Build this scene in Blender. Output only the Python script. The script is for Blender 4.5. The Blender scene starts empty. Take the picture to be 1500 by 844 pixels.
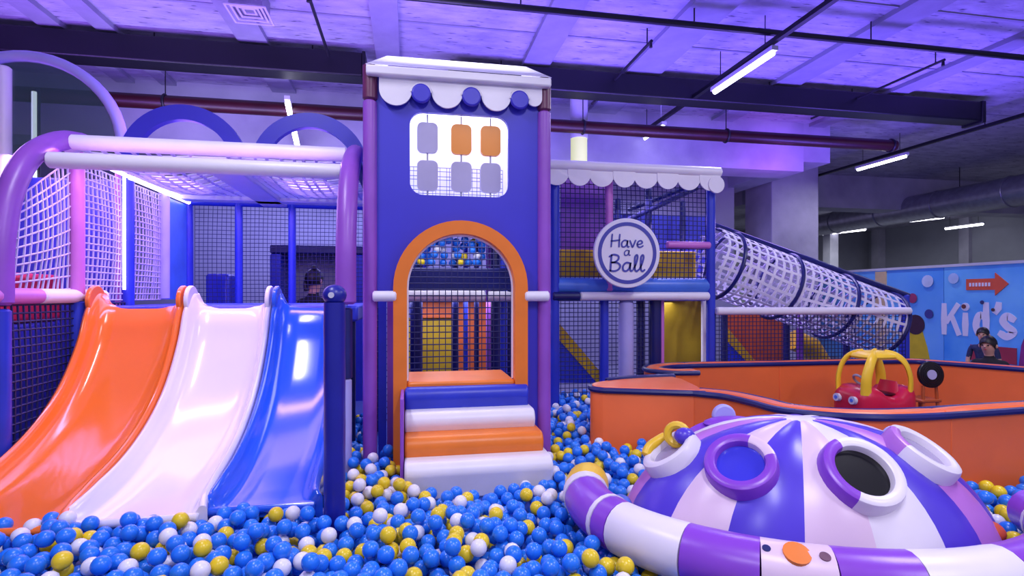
import bpy, bmesh, math, random
import numpy as np
from mathutils import Vector, Matrix, Euler

random.seed(7)
C = bpy.context.scene.collection
SC = bpy.context.scene

# ------------------------------------------------------------------ camera
FPX, TH, CZ, HY = 800.0, math.radians(10.6), 1.45, 434.0
CT, ST = math.cos(TH), math.sin(TH)
cam_d = bpy.data.cameras.new('camera')
cam = bpy.data.objects.new('camera', cam_d); C.objects.link(cam)
cam.location = (0, 0, CZ); cam.rotation_euler = (math.pi/2, 0, -TH)
cam_d.sensor_width = 36; cam_d.lens = FPX/1500*36
cam_d.shift_y = (HY-422)/1500; cam_d.clip_start = 0.05; cam_d.clip_end = 200
SC.camera = cam

# ------------------------------------------------------------------ world, exposure
W = bpy.data.worlds.new('world'); SC.world = W; W.use_nodes = True
bg = W.node_tree.nodes['Background']
bg.inputs[0].default_value = (0.62, 0.56, 1.0, 1); bg.inputs[1].default_value = 0.55
SC.view_settings.view_transform = 'Standard'
try: SC.view_settings.look = 'None'
except Exception: pass
SC.view_settings.gamma = 1; SC.view_settings.use_curve_mapping = False
SC.view_settings.exposure = 0.0

# ------------------------------------------------------------------ lights
def area(name, loc, rot, sx, sy, power, col, spread=math.pi):
    l = bpy.data.lights.new(name, 'AREA'); l.shape = 'RECTANGLE'; l.size = sx; l.size_y = sy
    l.energy = power; l.color = col; l.spread = spread
    o = bpy.data.objects.new(name, l); C.objects.link(o); o.location = loc; o.rotation_euler = rot
    return o
UP = (math.pi, 0, 0); DOWN = (0, 0, 0)
NEUT = (0.86, 0.84, 1.0); VIO = (0.20, 0.11, 1.0); MAG = (0.34, 0.15, 1.0); COOL = (0.9, 0.95, 1.0)
# fluorescent rows hung under the slab (the rows go on above and behind the viewer)
TUBES = [(3.92, 5.95), (3.92, 2.2), (3.92, -1.2), (-1.2, 2.2), (-1.2, -1.2), (9.3, 9.4), (9.3, 5.6), (0.9, 0.2)]
for i, (x, y) in enumerate(TUBES):
    area('overhead_glow', (x, y, 4.07), DOWN, 0.1, 1.2, (76 if x > 0 else 54) if y < 5 else 34, NEUT)
# violet LED washes lying on the roofs of the play frame, thrown at the slab
area('violet_wash', (-1.4, 5.2, 2.75), UP, 1.6, 1.0, 82, MAG)
area('violet_wash', (-4.2, 5.6, 2.7), UP, 1.4, 1.0, 104, MAG)
area('violet_wash', (0.35, 5.4, 3.2), UP, 0.9, 0.8, 36, (0.36, 0.26, 1))
area('violet_wash', (2.2, 6.3, 2.95), UP, 1.4, 1.0, 84, VIO)
area('violet_wash', (4.8, 6.2, 2.6), UP, 1.4, 1.0, 90, VIO)
area('violet_wash', (7.5, 6.6, 2.6), UP, 1.4, 1.0, 120, VIO)
area('violet_wash', (-2.2, 6.9, 2.9), (math.radians(135), 0, 0), 3.0, 0.3, 60, (0.52, 0.45, 1))  # with the next, added to brighten the deep beam's face
area('violet_wash', (3.0, 7.0, 2.9), (math.radians(135), 0, 0), 3.0, 0.3, 40, (0.40, 0.32, 1))
area('violet_wash', (6.3, 8.0, 3.4), (math.radians(100), 0, 0), 0.4, 0.3, 14, (0.5, 0.12, 1))
# unseen fills added in the play frames and behind the beam, distant tubes last
area('frame_fill', (-1.3, 5.0, 2.36), DOWN, 1.6, 1.6, 34, (0.72, 0.42, 1))
area('frame_fill', (-2.9, 4.9, 2.6), DOWN, 0.6, 1.6, 30, (0.6, 0.35, 1))
area('frame_fill', (-1.3, 3.85, 2.36), DOWN, 1.6, 0.1, 12, (0.85, 0.46, 1))
area('frame_fill', (0.3, 5.0, 1.40), DOWN, 1.0, 0.3, 9, NEUT)
area('frame_fill', (0.32, 4.15, 1.95), DOWN, 0.9, 0.6, 9, NEUT)
area('frame_fill', (2.2, 6.2, 2.62), DOWN, 1.4, 1.2, 22, (0.5, 0.4, 1))
area('frame_fill', (2.2, 5.9, 1.38), DOWN, 1.4, 0.8, 26, NEUT)
area('frame_fill', (4.0, 6.0, 2.35), DOWN, 1.8, 0.8, 34, (0.48, 0.32, 1))
area('overhead_glow', (-1.5, 9.9, 3.6), DOWN, 5.0, 0.3, 190, (0.34, 0.32, 1))  # with the next, violet fill added to brighten the back wall
area('overhead_glow', (3.6, 9.9, 3.6), DOWN, 4.0, 0.3, 140, (0.40, 0.38, 1))
area('overhead_glow', (15, 17, 4.0), DOWN, 4, 4, 380, COOL)

# ------------------------------------------------------------------ pixel helpers (1500x844 photograph)
def ray(px): u = (px-750)/FPX; return u*CT+ST, CT-u*ST          # X and Y per unit of depth
def at(px, py, Y):
    a, b = ray(px); d = Y/b; return Vector((a*d, Y, CZ+(HY-py)/FPX*d))
def atx(px, py, X):
    a, b = ray(px); d = X/a; return Vector((X, b*d, CZ+(HY-py)/FPX*d))
def atz(px, py, Z):
    a, b = ray(px); d = FPX*(CZ-Z)/(py-HY); return Vector((a*d, b*d, Z))
def atd(px, py, d):
    a, b = ray(px); return Vector((a*d, b*d, CZ+(HY-py)/FPX*d))
def proj(p):
    r = p[0]*CT-p[1]*ST; d = p[0]*ST+p[1]*CT
    return 750+FPX*r/d, HY-FPX*(p[2]-CZ)/d, d
def FX(px, Y): a, b = ray(px); return a/b*Y

# ------------------------------------------------------------------ materials
def lin(c):
    o = []
    for v in c[:3]:
        v = v/255.0
        o.append(v/12.92 if v <= 0.04045 else ((v+0.055)/1.055)**2.4)
    return (*o, 1.0)
def mat(name, rgb, rough=0.4, var=0.08, scale=5.0, bump=0.0, bscale=20.0, metal=0.0, coat=0.0, spec=0.5, rgb2=None, stretch=None):
    m = bpy.data.materials.new(name); m.use_nodes = True
    nt = m.node_tree; b = nt.nodes['Principled BSDF']
    b.inputs['Roughness'].default_value = rough; b.inputs['Metallic'].default_value = metal
    b.inputs['Coat Weight'].default_value = coat; b.inputs['Coat Roughness'].default_value = 0.12
    b.inputs['Specular IOR Level'].default_value = spec
    tc = nt.nodes.new('ShaderNodeTexCoord'); src = tc.outputs['Object']
    if stretch:
        mp = nt.nodes.new('ShaderNodeMapping'); mp.inputs['Scale'].default_value = stretch
        nt.links.new(src, mp.inputs['Vector']); src = mp.outputs['Vector']
    n = nt.nodes.new('ShaderNodeTexNoise'); n.inputs['Scale'].default_value = scale; n.inputs['Detail'].default_value = 4
    nt.links.new(src, n.inputs['Vector'])
    r = nt.nodes.new('ShaderNodeValToRGB'); c = lin(rgb)
    c2 = lin(rgb2) if rgb2 else tuple(min(1, v*(1-2*var)) for v in c[:3])+(1,)
    r.color_ramp.elements[0].position = 0.32; r.color_ramp.elements[1].position = 0.68
    r.color_ramp.elements[0].color = c2; r.color_ramp.elements[1].color = c
    nt.links.new(n.outputs['Fac'], r.inputs['Fac']); nt.links.new(r.outputs['Color'], b.inputs['Base Color'])
    if bump:
        n2 = nt.nodes.new('ShaderNodeTexNoise'); n2.inputs['Scale'].default_value = bscale; n2.inputs['Detail'].default_value = 3
        nt.links.new(src, n2.inputs['Vector'])
        bp = nt.nodes.new('ShaderNodeBump'); bp.inputs['Strength'].default_value = bump; bp.inputs['Distance'].default_value = 0.02
        nt.links.new(n2.outputs['Fac'], bp.inputs['Height']); nt.links.new(bp.outputs['Normal'], b.inputs['Normal'])
    return m
def emit(name, rgb, strength):
    m = bpy.data.materials.new(name); m.use_nodes = True
    b = m.node_tree.nodes['Principled BSDF']
    b.inputs['Base Color'].default_value = lin(rgb)
    b.inputs['Emission Color'].default_value = lin(rgb); b.inputs['Emission Strength'].default_value = strength
    return m
def clear(name, rgb, alpha, rough=0.08):
    m = bpy.data.materials.new(name); m.use_nodes = True
    nt = m.node_tree; b = nt.nodes['Principled BSDF']
    b.inputs['Base Color'].default_value = lin(rgb); b.inputs['Roughness'].default_value = rough
    b.inputs['Alpha'].default_value = alpha
    return m
def translucent(name, rgb, amount=0.5):
    m = mat(name, rgb, 0.6, 0.03); nt = m.node_tree; b = nt.nodes['Principled BSDF']
    t = nt.nodes.new('ShaderNodeBsdfTranslucent'); t.inputs[0].default_value = lin(rgb)
    mx = nt.nodes.new('ShaderNodeMixShader'); mx.inputs[0].default_value = amount
    nt.links.new(b.outputs[0], mx.inputs[1]); nt.links.new(t.outputs[0], mx.inputs[2])
    nt.links.new(mx.outputs[0], nt.nodes['Material Output'].inputs['Surface'])
    return m
def speck(m, scale, stretch, lo, hi, rgb):
    """short dark pits and scars over the base colour"""
    nt = m.node_tree; b = nt.nodes['Principled BSDF']; src = b.inputs['Base Color'].links[0].from_socket
    tc = nt.nodes.new('ShaderNodeTexCoord'); mp = nt.nodes.new('ShaderNodeMapping'); mp.inputs['Scale'].default_value = stretch
    n = nt.nodes.new('ShaderNodeTexNoise'); n.inputs['Scale'].default_value = scale; n.inputs['Detail'].default_value = 2
    r = nt.nodes.new('ShaderNodeMapRange'); r.inputs[1].default_value = lo; r.inputs[2].default_value = hi
    mx = nt.nodes.new('ShaderNodeMix'); mx.data_type = 'RGBA'; mx.inputs[7].default_value = lin(rgb)
    nt.links.new(tc.outputs['Object'], mp.inputs['Vector']); nt.links.new(mp.outputs['Vector'], n.inputs['Vector']); nt.links.new(n.outputs['Fac'], r.inputs[0])
    nt.links.new(r.outputs[0], mx.inputs[0]); nt.links.new(src, mx.inputs[6]); nt.links.new(mx.outputs[2], b.inputs['Base Color'])
M = {}
M['concrete'] = mat('ceiling_concrete', (182,178,198), 0.75, 0.0, 2.6, 0.6, 9, rgb2=(150,146,168), stretch=(1,2.6,1))
speck(M['concrete'], 9.0, (0.55, 2.6, 1), 0.62, 0.70, (92, 88, 112))
M['concrete2'] = mat('beam_concrete', (186,184,200), 0.8, 0.0, 1.1, 0.2, 9, rgb2=(150,148,168))
M['strip'] = mat('slab_rib_concrete', (150,148,170), 0.7, 0.1, 3, 0.2, 12)
M['floor'] = mat('floor_concrete', (120,120,130), 0.6, 0.1, 2)
M['wall'] = mat('wall_paint', (150,152,165), 0.8, 0.07, 1.2)
M['mat'] = mat('pit_mat_vinyl', (30,70,170), 0.5, 0.1)
M['duct'] = mat('dark_duct_metal', (9,9,20), 0.45, 0.15, 4, 0.1, 8)
M['pipe'] = mat('maroon_pipe_paint', (62,14,28), 0.4, 0.15, 4)
M['galv'] = mat('galvanised_steel', (165,165,180), 0.38, 0.12, 8, 0.1, 20, metal=0.6)
M['dark'] = mat('black_steel', (26,24,36), 0.5, 0.1)
M['batten'] = mat('white_batten', (205,205,215), 0.4, 0.04)
M['tube'] = emit('fluorescent_tube', (240,240,255), 9.0)
M['led'] = emit('led_strip_white', (225,205,255), 7.0)
M['ledpink'] = emit('led_strip_pink', (240,190,255), 5.0)
V = dict(rough=0.36, bump=0.10, bscale=9)
M['white'] = mat('white_vinyl', (236,232,240), var=0.03, **V)
M['pink'] = mat('pink_vinyl', (206,120,205), var=0.05, **V)
M['purple'] = mat('purple_vinyl', (150,84,196), var=0.06, **V)
M['maroon'] = mat('dark_plum_vinyl', (104,44,84), var=0.1, **V)
M['lav'] = mat('lavender_vinyl', (182,178,236), var=0.05, **V)
M['navy'] = mat('navy_vinyl', (21,27,104), var=0.12, **V)
M['deep'] = mat('deep_blue_vinyl', (28,34,150), var=0.1, **V)
M['blue'] = mat('blue_vinyl', (44,60,196), var=0.08, **V)
M['sky'] = mat('light_blue_vinyl', (70,120,220), var=0.08, **V)
M['panelblue'] = mat('tower_blue_board', (58,52,196), 0.42, 0.05, 2.5, 0.03, 5)
M['orange'] = mat('orange_vinyl', (242,128,38), var=0.05, **V)
M['wallorange'] = mat('orange_red_vinyl', (252,118,56), 0.38, 0.05, 3, 0.08, 5)
M['yellow'] = mat('yellow_vinyl', (226,180,20), var=0.08, **V)
M['olive'] = mat('mustard_board', (170,140,18), 0.5, 0.1)
M['rust'] = mat('rust_orange_board', (196,92,40), 0.5, 0.12)
M['net'] = mat('navy_net_cord', (28,30,92), 0.7, 0.1)
M['netpale'] = mat('pale_net_cord', (196,190,228), 0.7, 0.06)
M['netwhite'] = mat('white_net_webbing', (226,222,240), 0.6, 0.05)
M['cover'] = mat('blue_board_cover', (62,66,190), 0.5, 0.15, 3)
M['slideo'] = mat('slide_orange_plastic', (248,122,44), 0.16, 0.03, 2, coat=0.5)
M['slidew'] = mat('slide_white_plastic', (232,228,240), 0.18, 0.02, 2, coat=0.5)
M['slideb'] = mat('slide_blue_plastic', (40,96,226), 0.16, 0.03, 2, coat=0.5)
M['ballb'] = mat('ball_blue_plastic', (38,126,240), 0.28, 0.06, 9)
M['bally'] = mat('ball_yellow_plastic', (238,208,36), 0.28, 0.05, 9)
M['ballw'] = mat('ball_white_plastic', (234,232,242), 0.28, 0.03, 9)
M['domeblue'] = mat('dome_violet_blue_vinyl', (86,66,206), 0.3, 0.05, 4, 0.06, 6)
M['domepink'] = mat('dome_pale_pink_vinyl', (232,206,226), 0.32, 0.03, 4, 0.06, 6)
M['domewhite'] = mat('dome_white_vinyl', (236,230,238), 0.32, 0.03, 4, 0.06, 6)
M['domelilac'] = mat('dome_lilac_vinyl', (190,120,210), 0.32, 0.04, 4, 0.06, 6)
M['ringpurple'] = mat('bumper_purple_vinyl', (142,72,206), 0.3, 0.05, 4, 0.08, 6)
M['black'] = mat('black_plastic', (14,14,18), 0.25, 0.1)
M['yellowp'] = mat('yellow_plastic', (250,206,48), 0.35, 0.05)
M['red'] = mat('crimson_plastic', (206,28,66), 0.32, 0.06)
M['grey'] = mat('grey_plastic', (170,168,182), 0.4, 0.06)
M['greylav'] = mat('frosted_lavender_plastic', (178,172,206), 0.35, 0.05)
M['tileo'] = mat('orange_tile_plastic', (240,146,40), 0.35, 0.03)
M['signblue'] = mat('sign_blue_paint', (72,76,172), 0.5, 0.04)
M['signwhite'] = mat('sign_white_board', (238,236,244), 0.5, 0.02)
M['glow'] = translucent('backlit_white_fabric', (244,242,255), 0.5)
M['boxwhite'] = mat('light_box_white', (242,242,250), 0.7, 0.02)
M['vinylclear'] = clear('clear_vinyl_film', (60,90,90), 0.55, 0.1)
M['porthole'] = clear('blue_porthole_film', (66,66,214), 0.92, 0.12)
M['portclear'] = clear('clear_porthole_film', (190,180,215), 0.6, 0.1)
M['skin'] = mat('skin', (214,162,138), 0.5, 0.06)
M['hair'] = mat('black_hair', (22,18,20), 0.45, 0.2, 30)
M['cloth'] = mat('black_cloth', (28,28,36), 0.8, 0.15)
M['jean'] = mat('blue_denim', (52,64,104), 0.8, 0.15)
M['checked'] = mat('navy_cloth', (44,52,92), 0.8, 0.2, 40)

# ------------------------------------------------------------------ mesh builder
def wloc(o):
    v = Vector((0,0,0))
    while o is not None: v += o.location; o = o.parent
    return v
def catmull(pts, n=6, closed=False):
    P = [Vector(p) for p in pts]; out = []; N = len(P)
    for i in range(N if closed else N-1):
        p0 = P[(i-1) % N] if closed or i > 0 else P[0]*2-P[1]
        p1 = P[i]; p2 = P[(i+1) % N]
        p3 = P[(i+2) % N] if closed or i+2 < N else P[-1]*2-P[-2]
        for k in range(n):
            t = k/n
            out.append(0.5*((2*p1)+(p2-p0)*t+(2*p0-5*p1+4*p2-p3)*t*t+(3*p1-p0-3*p2+p3)*t**3))
    if not closed: out.append(P[-1])
    return out
class B:
    def __init__(s): s.v = []; s.f = []; s.mi = []; s.cur = 0
    def add(s, vs, fs):
        o = len(s.v); s.v += [tuple(v) for v in vs]
        for f in fs: s.f.append(tuple(i+o for i in f)); s.mi.append(s.cur)
        return s
    def box(s, x0, x1, y0, y1, z0, z1):
        return s.add([(x0,y0,z0),(x1,y0,z0),(x1,y1,z0),(x0,y1,z0),(x0,y0,z1),(x1,y0,z1),(x1,y1,z1),(x0,y1,z1)],
                     [(0,3,2,1),(4,5,6,7),(0,1,5,4),(1,2,6,5),(2,3,7,6),(3,0,4,7)])
    def hexa(s, p):   # eight corners, bottom ring then top ring
        return s.add(p, [(0,3,2,1),(4,5,6,7),(0,1,5,4),(1,2,6,5),(2,3,7,6),(3,0,4,7)])
    def tube(s, pts, r, seg=12, closed=False, rnd=False, caps=True):
        P = [Vector(p) for p in pts]
        R = list(r) if isinstance(r, (list, tuple)) else [r]*len(P)
        if rnd and not closed:
            a = (P[0]-P[1]).normalized(); b = (P[-1]-P[-2]).normalized(); r0, r1 = R[0], R[-1]
            P = [P[0], P[0]-a*r0*0.25]+P[1:-1]+[P[-1]-b*r1*0.25, P[-1]] if len(P) > 2 else [P[0], P[0]-a*r0*0.25, P[-1]-b*r1*0.25, P[-1]]
            R = [r0*0.72, r0]+R[1:-1]+[r1, r1*0.72] if len(R) > 2 else [r0*0.72, r0, r1, r1*0.72]
        n = len(P); T = []
        for i in range(n):
            if closed: t = P[(i+1) % n]-P[i-1]
            else: t = P[min(i+1, n-1)]-P[max(i-1, 0)]
            T.append(t.normalized())
        u = T[0].orthogonal().normalized(); vs = []
        if abs(T[0].z) < 0.9: u = (Vector((0,0,1))-T[0]*T[0].z).normalized()
        for i in range(n):
            u = (u-T[i]*u.dot(T[i])).normalized(); w = T[i].cross(u)
            for k in range(seg):
                a = 2*math.pi*k/seg; vs.append(P[i]+(u*math.cos(a)+w*math.sin(a))*R[i])
        fs = []
        for i in range(n if closed else n-1):
            j = (i+1) % n
            for k in range(seg):
                k2 = (k+1) % seg; fs.append((i*seg+k, i*seg+k2, j*seg+k2, j*seg+k))
        if caps and not closed:
            fs.append(tuple(reversed(range(seg)))); fs.append(tuple(range((n-1)*seg, n*seg)))
        return s.add(vs, fs)
    def ring(s, c, nrm, R, r, seg=32, ts=10, sx=1, sy=1, a0=0, a1=None):
        nrm = Vector(nrm).normalized(); u = nrm.orthogonal().normalized()
        if abs(nrm.z) < 0.95: u = Vector((0,0,1)).cross(nrm).normalized()
        w = nrm.cross(u); c = Vector(c)
        cl = a1 is None; A1 = a0+2*math.pi if cl else a1
        n = seg if cl else seg+1
        pts = [c+u*math.cos(a0+(A1-a0)*k/seg)*R*sx+w*math.sin(a0+(A1-a0)*k/seg)*R*sy for k in range(n)]
        return s.tube(pts, r, ts, closed=cl)
    def collar(s, c, nrm, R, w, h, seg=36, a0=0.0, a1=None):
        """padded ring of rectangular section, w across and h proud, rounded shoulders"""
        nrm = Vector(nrm).normalized(); u = Vector((0,0,1)).cross(nrm).normalized() if abs(nrm.z) < 0.95 else nrm.orthogonal().normalized()
        q = nrm.cross(u); c = Vector(c); cl = a1 is None; A1 = a0+2*math.pi if cl else a1; n = seg if cl else seg+1
        sec = [(-w,-0.02),(-w,h*0.6),(-w*0.8,h*0.88),(-w*0.35,h),(w*0.35,h),(w*0.8,h*0.88),(w,h*0.6),(w*1.1,-0.02)]; m_ = len(sec); vs = []
        for k in range(n):
            a = a0+(A1-a0)*k/seg; e = u*math.cos(a)+q*math.sin(a)
            vs += [c+e*(R+dr)+nrm*dh for dr, dh in sec]
        fs = []
        for k in range(n if cl else n-1):
            k2 = (k+1) % n
            for i in range(m_): i2 = (i+1) % m_; fs.append((k*m_+i, k*m_+i2, k2*m_+i2, k2*m_+i))
        if not cl: fs += [tuple(range(m_)), tuple(reversed(range((n-1)*m_, n*m_)))]
        return s.add(vs, fs)
    def sphere(s, c, r, nu=16, nv=10):
        rx, ry, rz = r if isinstance(r, (tuple, list)) else (r, r, r); c = Vector(c)
        vs = [c+Vector((0,0,rz))]
        for i in range(1, nv):
            p = math.pi*i/nv
            for k in range(nu):
                a = 2*math.pi*k/nu; vs.append(c+Vector((rx*math.sin(p)*math.cos(a), ry*math.sin(p)*math.sin(a), rz*math.cos(p))))
        vs.append(c-Vector((0,0,rz))); L = len(vs)-1; fs = []
        for k in range(nu): fs.append((0, 1+k, 1+(k+1) % nu))
        for i in range(nv-2):
            for k in range(nu):
                a = 1+i*nu+k; b = 1+i*nu+(k+1) % nu; fs.append((a, a+nu, b+nu, b))
        for k in range(nu): fs.append((L, 1+(nv-2)*nu+(k+1) % nu, 1+(nv-2)*nu+k))
        return s.add(vs, fs)
    def disc(s, c, nrm, r, th, seg=32, a0=0, a1=2*math.pi, up=None):
        """solid (part) disc facing nrm, th thick"""
        nrm = Vector(nrm).normalized(); c = Vector(c)
        w = Vector(up) if up else Vector((0,0,1)); w = (w-nrm*w.dot(nrm)).normalized(); u = w.cross(nrm)
        full = abs(a1-a0-2*math.pi) < 1e-6; n = seg if full else seg+1
        ps = [c+(u*math.cos(a0+(a1-a0)*k/seg)+w*math.sin(a0+(a1-a0)*k/seg))*r for k in range(n)]
        vs = [p-nrm*th/2 for p in ps]+[p+nrm*th/2 for p in ps]
        fs = [tuple(range(n)), tuple(reversed(range(n, 2*n)))]
        for k in range(n): k2 = (k+1) % n; fs.append((k, k+n, k2+n, k2))
        return s.add(vs, fs)
    def prism(s, poly, y0, y1, axis='y'):
        """poly in (x,z) for axis y, (y,z) for axis x, (x,y) for axis z"""
        n = len(poly)
        def mk(p, t): return {'y': (p[0], t, p[1]), 'x': (t, p[0], p[1]), 'z': (p[0], p[1], t)}[axis]
        vs = [mk(p, y0) for p in poly]+[mk(p, y1) for p in poly]
        fs = [tuple(range(n)), tuple(reversed(range(n, 2*n)))]+[(k, k+n, (k+1) % n+n, (k+1) % n) for k in range(n)]
        return s.add(vs, fs)
    def shape(s, polys, org, ux, uy, th):
        """flat outline with holes (first poly outer), extruded th along ux x uy, both ways half"""
        cu = bpy.data.curves.new('tmp', 'CURVE'); cu.dimensions = '2D'; cu.fill_mode = 'BOTH'; cu.extrude = th/2
        for p in polys:
            sp = cu.splines.new('POLY'); sp.points.add(len(p)-1); sp.use_cyclic_u = True
            for i, q in enumerate(p): sp.points[i].co = (q[0], q[1], 0, 1)
        return s.curve(cu, org, ux, uy)
    def curve(s, cu, org, ux, uy):
        o = bpy.data.objects.new('tmp', cu); C.objects.link(o)
        dg = bpy.context.evaluated_depsgraph_get(); dg.update()
        me = bpy.data.meshes.new_from_object(o.evaluated_get(dg))
        ux = Vector(ux).normalized(); uy = Vector(uy).normalized(); w = ux.cross(uy); org = Vector(org)
        s.add([org+ux*v.co.x+uy*v.co.y+w*v.co.z for v in me.vertices], [tuple(p.vertices) for p in me.polygons])
        bpy.data.objects.remove(o); bpy.data.meshes.remove(me); bpy.data.curves.remove(cu)
        return s
    def ribbon(s, pts, w, org, ux, uy, th, z0=0.0):
        """stroke of width w drawn in a plane, th thick, standing z0 proud"""
        ux = Vector(ux); uy = Vector(uy); nz = ux.cross(uy); org = Vector(org); P = [Vector((p[0], p[1])) for p in pts]; n = len(P)
        L, R = [], []
        for i in range(n):
            t = (P[min(i+1, n-1)]-P[max(i-1, 0)]).normalized(); q = Vector((-t.y, t.x))
            ww = w/2*(0.75 if i in (0, n-1) else 1); e = t*w*0.3*(-1 if i == 0 else (1 if i == n-1 else 0))
            L.append(P[i]+q*ww+e); R.append(P[i]-q*ww+e)
        def up(p, z): return org+ux*p.x+uy*p.y+nz*(z0+z)
        vs = [up(p, th) for p in L]+[up(p, th) for p in R]+[up(p, 0) for p in L]+[up(p, 0) for p in R]
        fs = []
        for i in range(n-1):
            fs += [(i, n+i, n+i+1, i+1), (2*n+i, 2*n+i+1, 3*n+i+1, 3*n+i), (i, i+1, 2*n+i+1, 2*n+i), (n+i+1, n+i, 3*n+i, 3*n+i+1)]
        fs += [(0, 2*n, 3*n, n), (n-1, 2*n-1, 4*n-1, 3*n-1)]
        return s.add(vs, fs)
    def net(s, p00, p10, p01, p11, cell, r, sag=0.0, seg=6, jit=0.0, rnd=None):
        p00, p10, p01, p11 = map(Vector, (p00, p10, p01, p11)); rnd = rnd or random.Random(3)
        nu = max(2, round((p10-p00).length/cell)); nv = max(2, round((p01-p00).length/cell))
        nrm = (p10-p00).cross(p01-p00).normalized()
        def S(u, v):
            p = p00*(1-u)*(1-v)+p10*u*(1-v)+p01*(1-u)*v+p11*u*v
            return p+nrm*sag*math.sin(math.pi*u)*math.sin(math.pi*v)
        for i in range(nu+1):
            j = rnd.uniform(-jit, jit)/nu if 0 < i < nu else 0
            s.tube([S(i/nu+j, k/seg) for k in range(seg+1)], r, 4, caps=False)
        for i in range(nv+1):
            j = rnd.uniform(-jit, jit)/nv if 0 < i < nv else 0
            s.tube([S(k/seg, i/nv+j) for k in range(seg+1)], r, 4, caps=False)
        return s
    def build(s, name, m, parent=None, smooth=38, bevel=0.0, bseg=2):
        me = bpy.data.meshes.new(name)
        if parent is not None: off = wloc(parent)
        else:
            A = np.array(s.v); off = Vector(((A[:,0].min()+A[:,0].max())/2, (A[:,1].min()+A[:,1].max())/2, A[:,2].min()))
        me.from_pydata([(v[0]-off.x, v[1]-off.y, v[2]-off.z) for v in s.v], [], s.f)
        for q in (m if isinstance(m, (list, tuple)) else [m]): me.materials.append(M[q] if isinstance(q, str) else q)
        if isinstance(m, (list, tuple)): me.polygons.foreach_set('material_index', s.mi)
        bm = bmesh.new(); bm.from_mesh(me); bmesh.ops.recalc_face_normals(bm, faces=bm.faces); bm.to_mesh(me); bm.free()
        if smooth:
            me.shade_smooth()
            try: me.set_sharp_from_angle(angle=math.radians(smooth))
            except Exception: pass
        me.update()
        o = bpy.data.objects.new(name, me); C.objects.link(o)
        if parent is not None: o.parent = parent
        else: o.location = off
        if bevel:
            bv = o.modifiers.new('bevel', 'BEVEL'); bv.width = bevel; bv.segments = bseg; bv.limit_method = 'ANGLE'; bv.angle_limit = math.radians(40)
        return o
def thing(name, label, cat, loc=(0,0,0), group=None):
    o = bpy.data.objects.new(name, None); C.objects.link(o); o.location = loc; o.empty_display_size = 0.1
    o['label'] = label; o['category'] = cat
    if group: o['group'] = group
    return o
def tag(o, label, cat, group=None):
    o['label'] = label; o['category'] = cat
    if group: o['group'] = group
    return o
def struct(o, label=None):
    o['kind'] = 'structure'
    if label: o['label'] = label
    return o
def stuff(o): o['kind'] = 'stuff'; return o
def box(name, m, parent, x0, x1, y0, y1, z0, z1, bevel=0.0): return B().box(x0,x1,y0,y1,z0,z1).build(name, m, parent, bevel=bevel)
def bar(name, m, parent, p, q, r, seg=14, rnd=True): return B().tube([p, q], r, seg, rnd=rnd).build(name, m, parent)
def arc(cx, cz, r, a0, a1, n): return [(cx+r*math.cos(a0+(a1-a0)*k/n), cz+r*math.sin(a0+(a1-a0)*k/n)) for k in range(n+1)]
def rrect(x0, x1, z0, z1, r, n=6):
    p = []
    for cx, cz, a in ((x1-r, z1-r, 0), (x0+r, z1-r, 90), (x0+r, z0+r, 180), (x1-r, z0+r, 270)):
        p += arc(cx, cz, r, math.radians(a), math.radians(a+90), n)
    return p
XA = Vector((1,0,0)); ZA = Vector((0,0,1))

# ================================================================== SETTING
CEIL = 4.6
struct(box('floor', 'floor', None, -9, 22, -2, 24, -0.1, 0), 'grey concrete floor under the play area')
struct(box('ceiling', 'concrete', None, -9, 22, -1.5, 24, CEIL, CEIL+0.2), 'bare concrete slab ceiling washed in violet light')
struct(box('wall_back', 'wall', None, -9, 7.2, 11.2, 11.4, 0, CEIL), 'plain wall behind the play frames')
struct(box('wall_far', 'wall', None, 7.2, 22, 23, 23.2, 0, CEIL), 'grey far wall above the blue mural')
struct(box('wall_left', 'wall', None, -9.2, -9, -2, 24, 0, CEIL), 'wall beyond the slides')
struct(box('wall_right', 'wall', None, 22, 22.2, -2, 24, 0, CEIL), 'grey wall far beyond the blue mural')
# slab ribs running away from the viewer
ribs = [(60, 20, 0.24), (150, 32, 0.2), (362, 40, 0.34), (565, 40, 0.3), (812, 40, 0.36), (985, 60, 0.5), (1290, 40, 0.4), (1460, 70, 0.3)]
for px, py, w in ribs:
    p = atz(px, py, CEIL)
    o = struct(box('trim_rib', 'strip', None, p.x-w/2, p.x+w/2, 3.0, 8.8, CEIL-0.06, CEIL), 'flat concrete rib along the slab')
    o.name = 'trim_%d' % (ribs.index((px, py, w))+1)
for i, y in enumerate((5.05, 6.35, 7.75)):
    o = struct(box('trim', 'strip', None, -9, 12, y, y+0.035, CEIL-0.012, CEIL), 'formwork joint across the slab'); o.name = 'trim_%d' % (20+i)
struct(box('trim_beam', 'concrete2', None, -9, 7.05, 8.8, 9.4, 3.72, CEIL), 'deep concrete beam behind the maroon pipe').name = 'trim_30'
struct(box('trim_beam', 'concrete2', None, 8.2, 22, 12.4, 13.0, 3.75, CEIL), 'concrete beam far beyond the net tunnel').name = 'trim_31'
struct(box('trim_beam', 'concrete2', None, 7.05, 7.6, 8.8, 16, 3.9, CEIL), 'cross beam meeting the column').name = 'trim_32'
a, b = FX(1122, 11.2), FX(1190, 11.2)
col = struct(box('trim_column', 'concrete2', None, a, b, 11.0, 12.0, 0, CEIL, 0.02), 'square concrete column behind the net tunnel'); col.name = 'trim_33'
for i, (px, y) in enumerate(((1222, 20), (1292, 22), (1425, 18))):
    x = FX(px, y); struct(box('trim', 'concrete2', None, x-0.2, x+0.2, y, y+0.4, 0, CEIL), 'slim concrete pilaster in the distance').name = 'trim_%d' % (40+i)

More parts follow.
